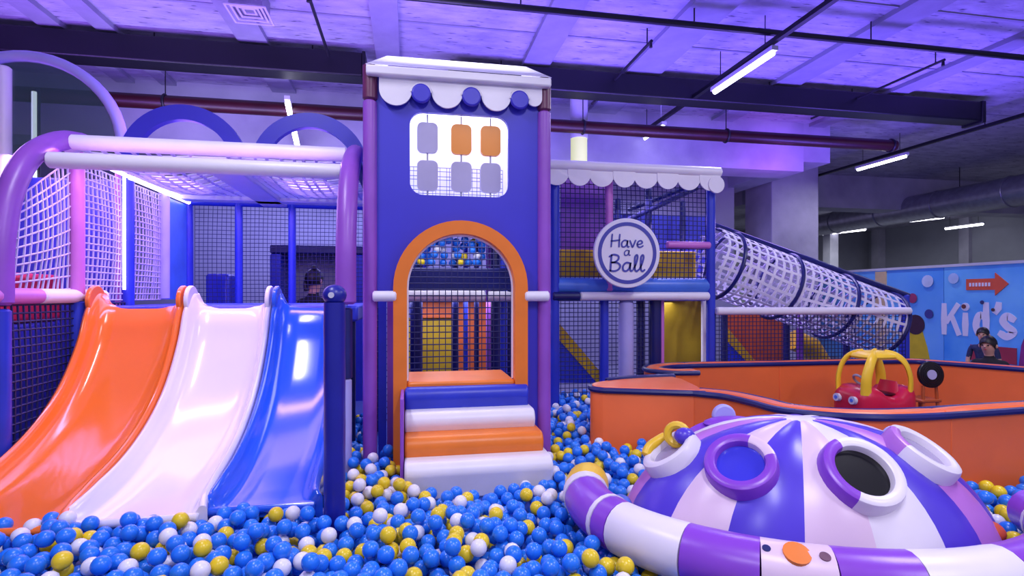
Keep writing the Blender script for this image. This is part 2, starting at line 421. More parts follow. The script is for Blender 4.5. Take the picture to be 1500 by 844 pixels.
# ducts, pipes, tracks
def hangers(root, xs, y, z0):
    for x in xs: bar('hanger_rod', 'dark', root, (x, y, z0), (x, y, CEIL), 0.008, 6, False)
t = thing('cable_duct', 'long dark duct crossing the ceiling above the slides', 'duct', (-3, 7.2, 4.2))
x1 = FX(533, 7.2)
box('body', 'duct', t, -9, x1, 7.05, 7.35, 4.2, 4.5, 0.02); box('end_cap', 'duct', t, x1-0.01, x1+0.03, 7.03, 7.37, 4.19, 4.51, 0.01)
hangers(t, (-7, -5, -3, -1.2), 7.2, 4.5)
t = thing('cable_duct', 'long dark duct crossing the ceiling above the round sign', 'duct', (3, 7.2, 4.2))
x0, x1 = 0.5, FX(1425, 7.2)
box('body', 'duct', t, x0, x1, 7.05, 7.35, 4.2, 4.5, 0.02); box('end_cap', 'duct', t, x1-0.02, x1+0.05, 7.03, 7.37, 4.17, 4.51, 0.01)
hangers(t, (1.2, 3.2, 5.2, 6.6), 7.2, 4.5)
t = thing('sprinkler_pipe', 'thick maroon pipe running behind the dark ducts', 'pipe', (0, 8.0, 3.9))
x1 = FX(1310, 8.0)
B().tube([(-9, 8.0, 4.03), (x1, 8.0, 4.03)], 0.095, 16).build('pipe', 'pipe', t)
for x in (-6, -3.2, 0.2, 2.6, 5.0, x1-0.08): B().ring((x, 8.0, 4.03), (1,0,0), 0.1, 0.018, 20, 6).build('clamp', 'dark', t)
hangers(t, (-6, -3.2, 0.2, 2.6, 5.0), 8.0, 4.12)
p0, p1 = at(560, -14, 5.4), at(1560, 68, 5.4)
t = thing('conduit_pipe', 'thin dark conduit crossing the ceiling near the top edge', 'pipe', (2, 5.4, 4.3))
B().tube([(-3, 5.4, 4.36), (9, 5.4, 4.36)], 0.035, 10).build('pipe', 'duct', t)
hangers(t, (-1, 1.1, 3.0, 5.2), 5.4, 4.38)
for x0, ya, yb, lab in ((FX(466, 6.2), 5.6, 7.0, 'thin black sprinkler branch over the twin blue arches'),
                        (atz(905, 112, 4.4).x, 5.9, 8.0, 'thin black sprinkler branch over the white awning'),
                        (atz(1310, 120, 4.4).x, 5.7, 8.0, 'thin black sprinkler branch over the net tunnel')):
    t = thing('sprinkler_branch', lab, 'pipe', (x0, (ya+yb)/2, 4.38))
    B().tube([(x0, ya, 4.4), (x0, yb, 4.4)], 0.018, 8).build('pipe', 'dark', t)
    hangers(t, (x0,), ya+0.12, 4.4); B().tube([(x0, ya+0.02, 4.4), (x0, ya+0.02, 4.33)], [0.014, 0.02], 8).build('sprinkler_head', 'dark', t)
vp = atz(366, 12, 4.45)
t = thing('air_vent', 'square metal air diffuser hanging under the slab above the slides', 'vent', (vp.x, vp.y, 4.3))
box('duct_neck', 'galv', t, vp.x-0.16, vp.x+0.16, vp.y-0.16, vp.y+0.16, 4.42, CEIL)
for k in range(4):
    s0 = 0.2-0.045*k
    B().shape([rrect(-s0, s0, -s0, s0, 0.005, 1), rrect(-s0+0.02, s0-0.02, -s0+0.02, s0-0.02, 0.005, 1)], (vp.x, vp.y, 4.38+0.012*k), (1,0,0), (0,1,0), 0.012).build('louvre_ring', 'batten', t)
# big spiral duct far away
t = thing('spiral_duct', 'large round silver duct above the blue mural', 'duct', (13.2, 11, 3.4))
B().tube([(13.2, 5.5, 3.78), (13.2, 20.5, 3.78)], 0.34, 24).build('duct', 'galv', t)
for k in range(9): B().ring((13.2, 6.5+1.7*k, 3.78), (0,1,0), 0.345, 0.018, 28, 6).build('joint_band', 'galv', t)
for k in range(4): bar('hanger_rod', 'dark', t, (13.2, 7.5+3.6*k, 4.1), (13.2, 7.5+3.6*k, CEIL), 0.01, 6, False)
# duct with pale lamp behind the awning
gp = at(848, 215, 8.2)
t = thing('pendant_lamp', 'pale yellow green cylinder lamp hanging behind the white awning', 'lamp', (gp.x, 8.2, gp.z-0.3))
B().tube([(gp.x, 8.2, gp.z-0.3), (gp.x, 8.2, gp.z+0.12)], 0.13, 20).build('shade', emit('lamp_shade_glow', (190,200,130), 0.9), t)
B().tube([(gp.x, 8.2, gp.z+0.12), (gp.x, 8.2, CEIL)], 0.14, 16).build('stem', 'batten', t)
# clear hanging lamp seen through the hoop window far left is part of the hoop below

# fluorescent battens
def tube_light(p, q, label, r=0.018, rods=True):
    p, q = Vector(p), Vector(q); d = (q-p).normalized(); c = (p+q)/2; s = d.cross(ZA)
    t = thing('fluorescent_light', label, 'light', (c.x, c.y, c.z-0.03), 'fluorescent battens')
    def h(w, z0, z1, e=0): return [p-d*e+s*w+ZA*z0, q+d*e+s*w+ZA*z0, q+d*e-s*w+ZA*z0, p-d*e-s*w+ZA*z0, p-d*e+s*w+ZA*z1, q+d*e+s*w+ZA*z1, q+d*e-s*w+ZA*z1, p-d*e-s*w+ZA*z1]
    B().hexa(h(0.04, 0.02, 0.07, 0.03)).build('batten', 'batten', t)
    B().tube([p, q], r, 10, rnd=True).build('tube', 'tube', t)
    if rods:
        for e in (0.12, 0.88):
            m = p.lerp(q, e); bar('hanger_rod', 'dark', t, m+ZA*0.07, (m.x, m.y, CEIL), 0.006, 6, False)
    return t
tube_light((3.92, 5.36, 4.12), (3.92, 6.54, 4.12), 'bright fluorescent tube on the track above the round sign', 0.03)
tube_light((9.3, 8.85, 4.12), (9.3, 10.0, 4.12), 'fluorescent tube hanging above the low end of the net tunnel', 0.03)
for (a, b, l) in (((1205, 343), (1268, 336), 'distant fluorescent tube just beside the concrete column'),
                  ((1310, 326), (1383, 318), 'distant fluorescent tube nearest under the round silver duct'),
                  ((1385, 335), (1440, 328), 'distant fluorescent tube above the Kid\'s lettering')):
    tube_light(atz(*a, 4.1), atz(*b, 4.1), l, 0.05)
tube_light(at(428, 298, 9.6), at(492, 299, 9.6), 'fluorescent tube lying crosswise behind the slide platform', 0.035)
tube_light(at(421, 150, 7.75), at(436, 216, 8.6), 'slanting fluorescent tube behind the flat blue arches', 0.035, False)
x = FX(915, 8.0)
tube_light((3.92, 8.0, 4.12), (3.92, 8.7, 4.12), 'unlit looking batten end on the track behind the awning', 0.02).children[1].data.materials[0] = M['batten']
for x, lab in ((3.92, 'metal lighting track above the round sign'), (9.3, 'metal lighting track above the net tunnel end')):
    t = thing('lighting_track', lab, 'track', (x, 6, 4.2))
    box('track', 'duct', t, x-0.03, x+0.03, 2.0, 8.78 if x < 5 else 12.3, 4.22, 4.27); hangers(t, (x,), 4.6, 4.26); hangers(t, (x,), 7.4, 4.26)

# ================================================================== MURAL PARTITION (runs away from the viewer at X = 10)
MX = 10.0
t = thing('mural_partition', 'blue printed partition reading Kid\'s with an orange arrow', 'mural', (MX, 8, 0))
y_seam = atx(1383, 400, MX).y; top = 2.0
mur1 = mat('mural_bright_blue', (40,140,232), 0.45, 0, 0.9, rgb2=(120,200,250)); mur2 = mat('mural_pale_blue', (120,190,246), 0.45, 0, 0.7, rgb2=(80,160,240))
box('panel', mur1, t, MX, MX+0.06, 5.0, y_seam, 0, top+0.03); box('panel', mur2, t, MX, MX+0.06, y_seam+0.01, 13.2, 0, top)
box('post', mat('print_tan', (224,196,150), 0.6), t, MX-0.02, MX+0.05, atx(1291, 400, MX).y-0.14, atx(1291, 400, MX).y+0.14, 0, top-0.02)
box('top_rail', 'batten', t, MX-0.02, MX+0.08, 5.0, 13.2, top+0.0, top+0.05)
mu = Vector((0,-1,0))                                       # reading direction along the partition
def mtext(body, size, org, m, off, name, parent):
    cu = bpy.data.curves.new('tmp', 'FONT'); cu.body = body; cu.size = size; cu.extrude = 0.006; cu.offset = off; cu.resolution_u = 4
    return B().curve(cu, org, mu, ZA).build(name, m, parent)
k0, kt = atx(1379, 487, MX), atx(1379, 447, MX); cap = kt.z-k0.z
def ky(px): return k0.y-atx(px, 487, MX).y                    # distance along the wall from the K stem
xh = cap*0.68
def cv(P, n=6): return [(v.x, v.y) for v in catmull([(a, b_, 0) for a, b_ in P], n)]
x_i, x_d0, x_d1, x_q, x_s0, x_s1, x_k = ky(1414.5), ky(1426), ky(1445), ky(1458), ky(1466), ky(1485), ky(1403)
lw_ = cap*0.23
glyphs = {'K': [[(0.06, 0), (0.06, cap*0.5), (0.06, cap)], [(x_k, cap), (0.12, cap*0.42)], [(0.22, cap*0.55), (x_k+0.02, 0)]],
          'i': [[(x_i, 0), (x_i, xh*0.5), (x_i, xh)]],
          'd': [cv([(x_d1, xh*0.85), ((x_d0+x_d1)/2, xh), (x_d0+0.05, xh*0.5), ((x_d0+x_d1)/2, 0.02), (x_d1, xh*0.2)]), [(x_d1, 0), (x_d1, cap*0.5), (x_d1, cap*1.05)]],
          'apostrophe': [[(x_q+0.06, cap*1.06), (x_q+0.05, cap*0.92), (x_q+0.01, cap*0.80)]],
          's': [cv([(x_s1, xh*0.84), ((x_s0+x_s1)/2, xh*1.0), (x_s0+0.04, xh*0.76), ((x_s0+x_s1)/2, xh*0.5), (x_s1, xh*0.24), ((x_s0+x_s1)/2, 0.0), (x_s0, xh*0.14)])]}
for g_, strokes in glyphs.items():
    b = B()
    for k, stq in enumerate(strokes): b.ribbon(stq, lw_, (MX, k0.y, k0.z), mu, ZA, 0.008+0.001*k, 0.002)
    if g_ == 'i': b.disc((MX-0.006, k0.y-x_i, k0.z+cap*0.95), (-1,0,0), lw_*0.62, 0.01, 20)
    b.build('letter', 'signwhite', t, smooth=0)
p = atx(1422, 417, MX)
ar = [(-0.36,-0.1),(0.14,-0.1),(0.14,-0.2),(0.36,0),(0.14,0.2),(0.14,0.1),(-0.36,0.1)]
ao = B().shape([ar], (MX-0.008, atx(1446, 417, MX).y, p.z), mu, ZA, 0.012).build('arrow', mat('arrow_orange', (236,96,58), 0.5, 0.05), t)
bd = B()
for k in range(7): bd.box(MX-0.018, MX-0.013, atx(1446, 417, MX).y+0.30-0.055*k-0.035, atx(1446, 417, MX).y+0.30-0.055*k, p.z-0.035, p.z+0.03)
bd.build('lettering_marks', 'signwhite', ao)
# a plain printed figure and scattered marks
f = atx(1345, 500, MX)
fb = B().shape([[(-0.3,-0.7),(0.34,-0.7),(0.2,-0.1),(0.1,0.2),(-0.26,0.2)]], (MX-0.008, f.y, f.z), mu, ZA, 0.01).build('printed_figure', mat('print_yellow', (228,200,40), 0.5), t)
B().disc((MX-0.014, f.y+0.05, f.z+0.33), (-1,0,0), 0.2, 0.01, 24).build('printed_head', mat('print_brown', (70,40,60), 0.5), fb)
for px, py, rr, c in ((1338, 437, 0.1, (170,60,110)), (1362, 460, 0.09, (70,70,150)), (1413, 449, 0.04, (120,60,60)), (1360, 412, 0.12, (210,225,250)), (1398, 408, 0.1, (190,215,250)), (1440, 443, 0.035, (60,60,110)), (1456, 454, 0.03, (90,60,60))):
    q = atx(px, py, MX); B().disc((MX-0.022, q.y, q.z), (-1,0,0), rr, 0.006, 14).build('printed_spot', mat('print_spot', c, 0.5), t)
q = atx(1500, 480, MX)
B().shape([[(-0.5,-0.75),(0.5,-0.75),(0.5,0.5),(0.2,0.75),(0.0,0.45),(-0.1,0.1),(-0.35,0.0),(-0.45,-0.3)]], (MX-0.012, q.y-0.42, q.z), mu, ZA, 0.01).build('printed_shape', mat('print_magenta', (150,50,130), 0.5, 0.2, 3), t)
q0, q1 = atx(1423, 503, MX), atx(1432, 530, MX)
B().box(MX-0.014, MX-0.004, atx(1490, 500, MX).y, atx(1422, 500, MX).y, q0.z-0.3, q0.z-0.02).build('printed_band', mat('print_red', (176,52,72), 0.5), t)

# ================================================================== SLIDE PLATFORM FRAME
XL, XR, PZ = -2.19, -0.38, 1.42
RF = 2.42
t = thing('slide_play_structure', 'padded play frame with netting around the three slides', 'play frame', (-1.3, 4.6, 0.25))
for X in (XL, XR):
    pts = catmull([(X, 3.43, 1.40), (X, 3.44, 1.75), (X, 3.52, 2.05), (X, 3.68, 2.28), (X, 3.95, 2.44), (X, 4.2, 2.50)], 5)
    B().tube(pts, 0.062, 14, rnd=True).build('curved_rail', 'purple', t)
bar('crossbar', 'white', t, (XL+0.05, 3.74, 2.27), (XR-0.05, 3.74, 2.27), 0.05)
bar('crossbar', 'white', t, (XL+0.05, 3.97, 2.44), (XR-0.05, 3.97, 2.44), 0.05)
bar('post', 'blue', t, (XL, 3.43, 0.3), (XL, 3.43, 1.38), 0.05)
bar('post', 'navy', t, (XR, 3.43, 0.95), (XR, 3.43, 1.38), 0.04); bar('post', 'lav', t, (XR, 3.43, 0.3), (XR, 3.43, 0.95), 0.036)
B().tube([(XL, 3.30, 1.45), (XL, 3.75, 1.45)], 0.046, 14, rnd=True).build('padded_rail', 'pink', t)
B().tube([(XL, 3.75, 1.45), (XL, 4.45, 1.45)], 0.046, 14, rnd=True).build('padded_rail', 'white', t)
for y, m, z0, z1 in ((4.13, 'pink', PZ, RF), (4.8, 'blue', 0.3, RF), (5.45, 'lav', PZ, RF), (6.0, 'blue', 0.3, RF)):
    bar('post', m, t, (XL, y, z0), (XL, y, z1), 0.045)
bar('post', 'blue', t, (XL, 4.13, 0.3), (XL, 4.13, PZ), 0.045)
YB = 6.0
for x in (FX(350, YB), FX(428, YB), XR, 0.15): bar('post', 'blue', t, (x, YB, 0.3), (x, YB, RF), 0.038)
bar('back_rail', 'blue', t, (XL, YB, RF-0.02), (XR+0.5, YB, RF-0.02), 0.036)
bar('roof_rail', 'white', t, (XL, 3.97, RF), (XL, YB, RF), 0.035); bar('roof_rail', 'navy', t, (XR, 3.97, RF), (XR, YB, RF), 0.035)
xm = FX(372, 5.2)
box('roof_beam', 'white', t, xm-0.12, xm+0.12, 4.1, YB, RF-0.05, RF, 0.01)
box('roof_beam', 'white', t, XL, XR, YB-0.35, YB-0.2, RF-0.05, RF, 0.01)
box('deck', 'blue', t, XL, XR, 4.22, YB, PZ-0.16, PZ-0.04, 0.02)
# upper board under the deck front, behind the slides
box('deck_skirt', 'navy', t, XL+0.03, XR-0.03, 4.32, 4.36, 0.3, PZ-0.16)
stuff(B().net((XL, 4.05, RF), (xm-0.12, 4.05, RF), (XL, YB-0.35, RF), (xm-0.12, YB-0.35, RF), 0.085, 0.012, -0.08, jit=0.25).build('roof_net', 'netwhite', t))
stuff(B().net((xm+0.12, 4.05, RF), (XR, 4.05, RF), (xm+0.12, YB-0.35, RF), (XR, YB-0.35, RF), 0.085, 0.012, -0.08, jit=0.25).build('roof_net', 'netwhite', t))
# side nets (pale cord in front of a blue cover) and the lower nets
for ya, yb in ((3.5, 4.1), (4.17, 4.77), (4.84, 5.42)):
    zt = 2.0 if ya < 4 else RF-0.06
    B_ = B().net((XL-0.02, ya, PZ), (XL-0.02, yb, PZ), (XL-0.02, ya+(0.02 if ya > 4 else 0.08), zt), (XL-0.02, yb, RF-0.06), 0.05, 0.0062, 0.03, jit=0.15)
    stuff(B_.build('side_net', 'netpale', t))
box('side_cover', 'sky', t, XL-0.02, XL, 5.5, 5.96, PZ, RF-0.06)
stuff(B().net((XL, 2.4, 0.35), (XL, 4.1, 0.35), (XL, 2.4, PZ-0.02), (XL, 4.1, PZ-0.02), 0.048, 0.006, 0.02).build('lower_net', 'net', t))
stuff(B().net((XL, 4.17, 0.35), (XL, 4.8, 0.35), (XL, 4.17, PZ-0.02), (XL, 4.8, PZ-0.02), 0.048, 0.006, 0.02).build('lower_net', 'net', t))
xb = [XL+0.03, FX(350, YB), FX(428, YB), XR]
for i in range(3):
    stuff(B().net((xb[i]+0.03, YB, PZ-0.1), (xb[i+1]-0.03, YB, PZ-0.1), (xb[i]+0.03, YB, RF-0.05), (xb[i+1]-0.03, YB, RF-0.05), 0.042, 0.0028, 0.03).build('back_net', 'net', t))
# LED strips fixed along the roof rails
B().tube([(XL+0.04, 4.75, RF-0.04), (XL+0.04, 5.9, RF-0.04)], 0.02, 8).build('led_strip', 'led', t)
B().tube([(XL+0.04, 4.2, RF-0.04), (XL+0.04, 4.7, RF-0.04)], 0.013, 8).build('led_strip', 'led', t)
B().tube([(XL+0.03, 4.68, 1.5), (XL+0.03, 4.68, RF-0.05)], 0.01, 8).build('led_strip', 'led', t)
# things behind the side net
t = thing('red_soft_block', 'red padded block with a lit edge behind the side net', 'soft block', (-3.6, 4.6, 0.25))
box('body', mat('red_vinyl', (220,40,70), 0.4, 0.1), t, -4.6, -2.75, 4.2, 5.0, 1.25, 1.62, 0.04); box('base', 'cover', t, -4.6, -2.75, 4.2, 5.0, 0.25, 1.25, 0.02)
B().tube([(-4.6, 4.2, 1.69), (-2.72, 4.2, 1.66)], 0.022, 8).build('led_strip', 'ledpink', t)
bl = thing('blue_backdrop_screen', 'blue padded screen standing behind the slide frame side net', 'screen', (-3.6, 5.6, 0))
box('pad', 'cover', bl, -5.2, -2.5, 5.5, 5.58, 0.25, 2.5, 0.02); box('pad', 'lav', bl, -7.2, -5.22, 5.5, 5.58, 0.25, 2.4, 0.02)
# lit hoop with a clear vinyl window
hy = 5.15; hc = at(40, 207, hy); R = 0.70
t = thing('hoop_window', 'white padded hoop with a clear vinyl window beyond the slides', 'play hoop', (hc.x, hy, 0.25))
B().tube([(hc.x+R*math.cos(a), hy, hc.z+R*math.sin(a)) for a in [math.pi*k/24 for k in range(25)]], 0.045, 12, rnd=True).build('hoop', 'lav', t)
px = at(8, 200, hy).x
bar('post', 'white', t, (px, hy-0.02, 0.3), (px, hy-0.02, hc.z+R*0.85), 0.055)
bar('post', 'pink', t, (hc.x+R, hy, 0.3), (hc.x+R, hy, hc.z), 0.05)
bar('post', 'pink', t, (hc.x-R, hy, 0.3), (hc.x-R, hy, hc.z), 0.05)
B().prism([(hc.x+x, hc.z+z) for x, z in arc(0, 0, R-0.03, 0, math.pi, 20)]+[(hc.x-R+0.03, hc.z-0.12), (hc.x+R-0.03, hc.z-0.12)], hy-0.01, hy+0.01).build('window_film', 'vinylclear', t)
lb = at(50, 160, hy+0.5)
t2 = thing('strip_lamp', 'slim vertical lamp glowing behind the clear hoop window', 'lamp', (lb.x, hy+0.5, 2.3))
B().tube([(lb.x, hy+0.5, 2.4), (lb.x, hy+0.5, 3.3)], 0.02, 8).build('tube', emit('green_white_lamp', (205,230,215), 2.5), t2)
bar('holder', 'dark', t2, (lb.x, hy+0.55, 0), (lb.x, hy+0.55, 3.35), 0.02, 8)

# twin flat blue arches above the slide roof
for px, py, w in ((271, 241, 172), (456, 249, 164)):
    Y = 4.55; c = at(px, py, Y); d = proj(c)[2]; R = w/2*d/FPX
    bz = c.z-0.06
    poly = [(x, z) for x, z in arc(0, 0, R, 0, math.pi, 28)]+[(x, z) for x, z in reversed(arc(0, 0, R-0.112, 0, math.pi, 28))]
    poly = [(R, bz-c.z)]+poly[:29]+[(-R, bz-c.z), (-R+0.112, bz-c.z)]+poly[29:]+[(R-0.112, bz-c.z)]
    o = B().prism([(c.x+x, c.z+z) for x, z in poly], Y-0.03, Y+0.03).build('flat_arch', 'panelblue', None)
    tag(o, 'flat blue half ring arch on the slide roof, ' + ('the one beside the clear hoop window' if px < 300 else 'the one beside the blue tower'), 'arch', 'flat blue arches')

# ================================================================== SLIDES
rim = [(4.30,1.47),(4.18,1.46),(4.08,1.34),(4.00,1.16),(3.86,0.955),(3.70,0.80),(3.5,0.675),(3.28,0.585),(3.05,0.53),(2.86,0.505),(2.78,0.50)]
rim = [(p.x, p.y) for p in catmull([(a, b, 0) for a, b in rim], 5)]
def slide(name, label, x0, x1, m, foot):
    t = thing(name, label, 'slide', ((x0+x1)/2, 3.0, 0.3), 'slides side by side')
    w = x1-x0; cs = [(0.0,-0.16),(0.0,-0.02),(0.006,0.0),(0.02,0.008),(0.034,0.0),(0.045,-0.025),(0.065,-0.07),(0.10,-0.092),(0.16,-0.1)]
    full = [(x, z) for x, z in cs]+[(w*0.35,-0.102),(w*0.65,-0.102)]+[(w-x, z) for x, z in reversed(cs)]
    full += [(w-0.02,-0.16),(w-0.05,-0.125),(w*0.5,-0.13),(0.05,-0.125),(0.02,-0.16)]
    n = len(rim); vs = []; m_ = len(full)
    for i, (y, z) in enumerate(rim):
        y = y if i < n-8 else y-(foot*(i-(n-9))/8)
        a, b = rim[max(i-1, 0)], rim[min(i+1, n-1)]
        ty, tz = b[0]-a[0], b[1]-a[1]; l = math.hypot(ty, tz); ny, nz = tz/l, -ty/l      # normal, up
        s = i/(n-1); fl = max(0, (s-0.72)/0.28)**2*0.035; k = 1-0.35*max(0, (s-0.8)/0.2)
        for x, h in full:
            hh = h if h < -0.1 else (-0.1+(h+0.1)*k)
            xx = x0+x+(-fl if x < w*0.2 else (fl if x > w*0.8 else 0))
            vs.append((xx, y+ny*hh, z+nz*hh))
    fs = []
    for i in range(n-1):
        for k in range(m_): k2 = (k+1) % m_; fs.append((i*m_+k, i*m_+k2, (i+1)*m_+k2, (i+1)*m_+k))
    fs += [tuple(range(m_)), tuple(reversed(range((n-1)*m_, n*m_)))]
    B().add(vs, fs).build('chute', m, t, smooth=50)
    for x in (x0+0.02, x1-0.02):
        B().disc((x, 4.19, 1.42), (1,0,0), 0.105, 0.03, 24).build('side_fin', m, t, bevel=0.008)
    yb = rim[-1][0]-foot
    B().tube([(x0, yb+0.003, 0.415), (x1, yb+0.003, 0.415)], 0.022, 10, rnd=True).build('foot_lip', m, t)
    return t
SX = [-2.13, -1.535, -0.965, -0.46]
slide('slide', 'glossy orange plastic slide', SX[0], SX[1]-0.004, 'slideo', 0.03)
slide('slide', 'glossy white plastic slide', SX[1]+0.004, SX[2]-0.004, 'slidew', 0.0)
slide('slide', 'glossy blue plastic slide', SX[2]+0.004, SX[3], 'slideb', -0.06)
# padded post at the corner of the blue slide
t = thing('padded_post', 'dark blue padded post with a round cap beside the blue slide', 'post', (-0.352, 2.71, 0.25))
B().tube([(-0.352, 2.71, 0.25+0.117*k) for k in range(11)], [0.049+0.0015*(k % 2) for k in range(11)], 18).build('padding', 'deep', t)
B().sphere((-0.352, 2.71, 1.455), (0.056, 0.056, 0.05), 18, 10).build('cap', 'deep', t)
B().disc((-0.36, 2.656, 1.455), (-0.1,-1,0), 0.014, 0.006, 12).build('bolt_cover', 'batten', t)
# ================================================================== TOWER
TY, TXL, TXR = 3.6, -0.25, 0.895
t = thing('play_tower', 'tall blue play tower with an arched orange doorway and white scalloped canopy', 'play tower', (0.32, 4.1, 0.25))
cx, spring, Ro, Ri = 0.332, 1.505, 0.435, 0.35
door = [(cx-Ri, 0.86)]+[(x, z) for x, z in reversed(arc(cx, spring, Ri+0.01, 0, math.pi, 24))]+[(cx+Ri, 0.86)]
outer = [(TXL, 1.42), (cx-Ri-0.02, 1.42), (cx-Ri-0.02, 0.3), (TXR, 0.3), (TXR, 2.92), (TXL, 2.92)]
win = rrect(0.0, 0.65, 2.11, 2.65, 0.085)
B().shape([outer, [(x, z) for x, z in door], win], (0, TY+0.02, 0), XA, ZA, 0.035).build('front_panel', 'panelblue', t)
ring = [(cx-Ro, 0.3), (cx-Ro, spring)]+[(x, z) for x, z in reversed(arc(cx, spring, Ro, 0, math.pi, 28))][1:-1]+[(cx+Ro, spring), (cx+Ro, 0.3), (cx+Ri, 0.3), (cx+Ri, spring)]+[(x, z) for x, z in arc(cx, spring, Ri, 0, math.pi, 28)][1:-1]+[(cx-Ri, spring), (cx-Ri, 0.3)]
B().shape([ring], (0, TY-0.035, 0), XA, ZA, 0.075).build('door_frame', 'orange', t, bevel=0.012)
edge = [(cx-Ri-0.0, 0.9)]+[(x, z) for x, z in reversed(arc(cx, spring, Ri, 0, math.pi, 28))]+[(cx+Ri, 0.9)]
B().tube([(x, TY+0.012, z) for x, z in edge], 0.011, 8).build('door_edging', 'white', t)
box('door_sill', 'orange', t, cx-Ri, cx+Ri, TY-0.06, TY+0.45, 0.84, 0.9, 0.015)
for X in (TXL, TXR):
    bar('post', 'purple', t, (X, TY, 0.25), (X, TY, 2.70), 0.045); bar('post_sleeve', 'maroon', t, (X, TY, 2.70), (X, TY, 2.93), 0.047)
    bar('post', 'navy', t, (X, TY+1.2, 0.25), (X, TY+1.2, 2.9), 0.045)
for a, b in ((TXL+0.02, cx-Ro+0.02), (cx+Ro-0.02, TXR+0.02)): bar('padded_bar', 'white', t, (a, TY-0.055, 1.45), (b, TY-0.055, 1.45), 0.034)
bar('padded_bar', 'white', t, (TXL+0.05, TY+0.75, 1.45), (TXR-0.3, TY+0.75, 1.45), 0.045)
bar('padded_bar', 'white', t, (TXR-0.28, TY+0.75, 1.45), (TXR, TY+0.75, 1.45), 0.04)
box('beam', 'navy', t, TXL, TXR-0.1, TY+0.8, TY+0.95, 1.5, 1.68, 0.015)
# boards and posts to the side of the doorway below the bar
for x, m, y in ((-0.19, 'blue', TY+0.35), (-0.125, 'purple', TY+0.25), (-0.075, 'rust', TY+0.15)):
    box('side_board', m, t, x-0.028, x+0.028, y, y+0.03, 0.25, 1.42)
# side and back walls of the light box behind the window
box('side_wall', 'panelblue', t, TXL, TXL+0.02, TY+0.05, TY+1.2, 1.75, 2.9)
box('side_wall', 'panelblue', t, TXR-0.02, TXR, TY+0.05, TY+1.2, 1.75, 2.9)
box('box_back', 'boxwhite', t, TXL+0.02, TXR-0.02, TY+0.42, TY+0.44, 2.0, 2.92)
box('box_floor', 'boxwhite', t, TXL+0.02, TXR-0.02, TY+0.05, TY+0.42, 2.0, 2.03)
box('box_side', 'boxwhite', t, TXL+0.03, TXL+0.05, TY+0.05, TY+0.42, 2.03, 2.9); box('box_side', 'boxwhite', t, TXR-0.05, TXR-0.03, TY+0.05, TY+0.42, 2.03, 2.9)
box('light_panel', emit('light_box_lamp', (240,240,255), 3.0), t, TXL+0.1, TXR-0.1, TY+0.1, TY+0.4, 2.84, 2.87)
area('light_box_lamp', (0.32, TY+0.25, 2.82), DOWN, 0.9, 0.26, 4.5, (0.93,0.93,1))
stuff(B().net((0.0, TY+0.3, 2.05), (0.66, TY+0.3, 2.05), (0.0, TY+0.3, 2.36), (0.66, TY+0.3, 2.36), 0.032, 0.0022, jit=0.3).build('window_net', 'signblue', t))
# spinning tiles on rods
rods = (0.115, 0.338, 0.535)
for i, x in enumerate(rods):
    bar('tile_rod', 'grey', t, (x, TY+0.05, 2.11), (x, TY+0.05, 2.65), 0.006, 8, False)
    for row, zc in ((0, 2.495), (1, 2.245)):
        m = 'tileo' if (row == 0 and i > 0) else 'greylav'
        B().shape([rrect(x-0.068, x+0.068, zc-0.1, zc+0.1, 0.035, 5)], (0, TY+0.05, 0), XA, ZA, 0.03).build('spinner_tile', m, t, bevel=0.008)
# canopy
cz0 = 2.87
box('canopy_bar', 'white', t, TXL-0.02, TXR+0.03, TY-0.09, TY-0.03, cz0-0.03, cz0+0.03, 0.012)
b0 = [(TXL-0.02, TY-0.09, cz0+0.03), (TXR+0.03, TY-0.09, cz0+0.03), (TXR+0.03, TY+1.2, cz0+0.03), (TXL-0.02, TY+1.2, cz0+0.03)]
b1 = [(TXL+0.10, TY+0.17, cz0+0.20), (TXR-0.09, TY+0.17, cz0+0.20), (TXR-0.09, TY+0.95, cz0+0.20), (TXL+0.10, TY+0.95, cz0+0.20)]
B().add(b0+b1, [(0,1,5,4),(1,2,6,5),(2,3,7,6),(3,0,4,7)]).build('canopy_roof', 'glow', t)
area('canopy_lamp', (0.32, TY+0.35, cz0+0.08), UP, 0.8, 0.4, 5, (0.95,0.95,1))
# valance: white lobes with blue buttons between
vy = TY-0.045; vz = cz0-0.03
for px, rr in ((579.5, 0.103), (655, 0.100), (727, 0.098), (783, 0.052)):
    xc = FX(px, vy); pl = [(xc-rr, vz), (xc-rr, vz-0.07)]+arc(xc, vz-0.07, rr, math.pi, 2*math.pi, 20)[1:-1]+[(xc+rr, vz-0.07), (xc+rr, vz)]
    B().prism(pl, vy, vy+0.015).build('valance_lobe', 'white', t)
for px in (617, 690.5, 761):
    xc = FX(px, vy); zc = vz-0.085
    B().prism([(xc-0.085, vz), (xc-0.085, zc+0.02)]+list(reversed(arc(xc, zc, 0.07, 0.2, math.pi-0.2, 14)))+[(xc+0.085, zc+0.02), (xc+0.085, vz)], vy+0.001, vy+0.014).build('valance_band', 'white', t)
    o = B().disc((xc, vy-0.004, zc-0.005), (0,-1,0), 0.062, 0.03, 28).build('valance_button', 'panelblue', t, bevel=0.01)
    B().ring((xc, vy-0.008, zc-0.003), (0,-1,0), 0.064, 0.006, 20, 6, a0=0.1, a1=math.pi-0.1).build('button_rim', 'white', o)
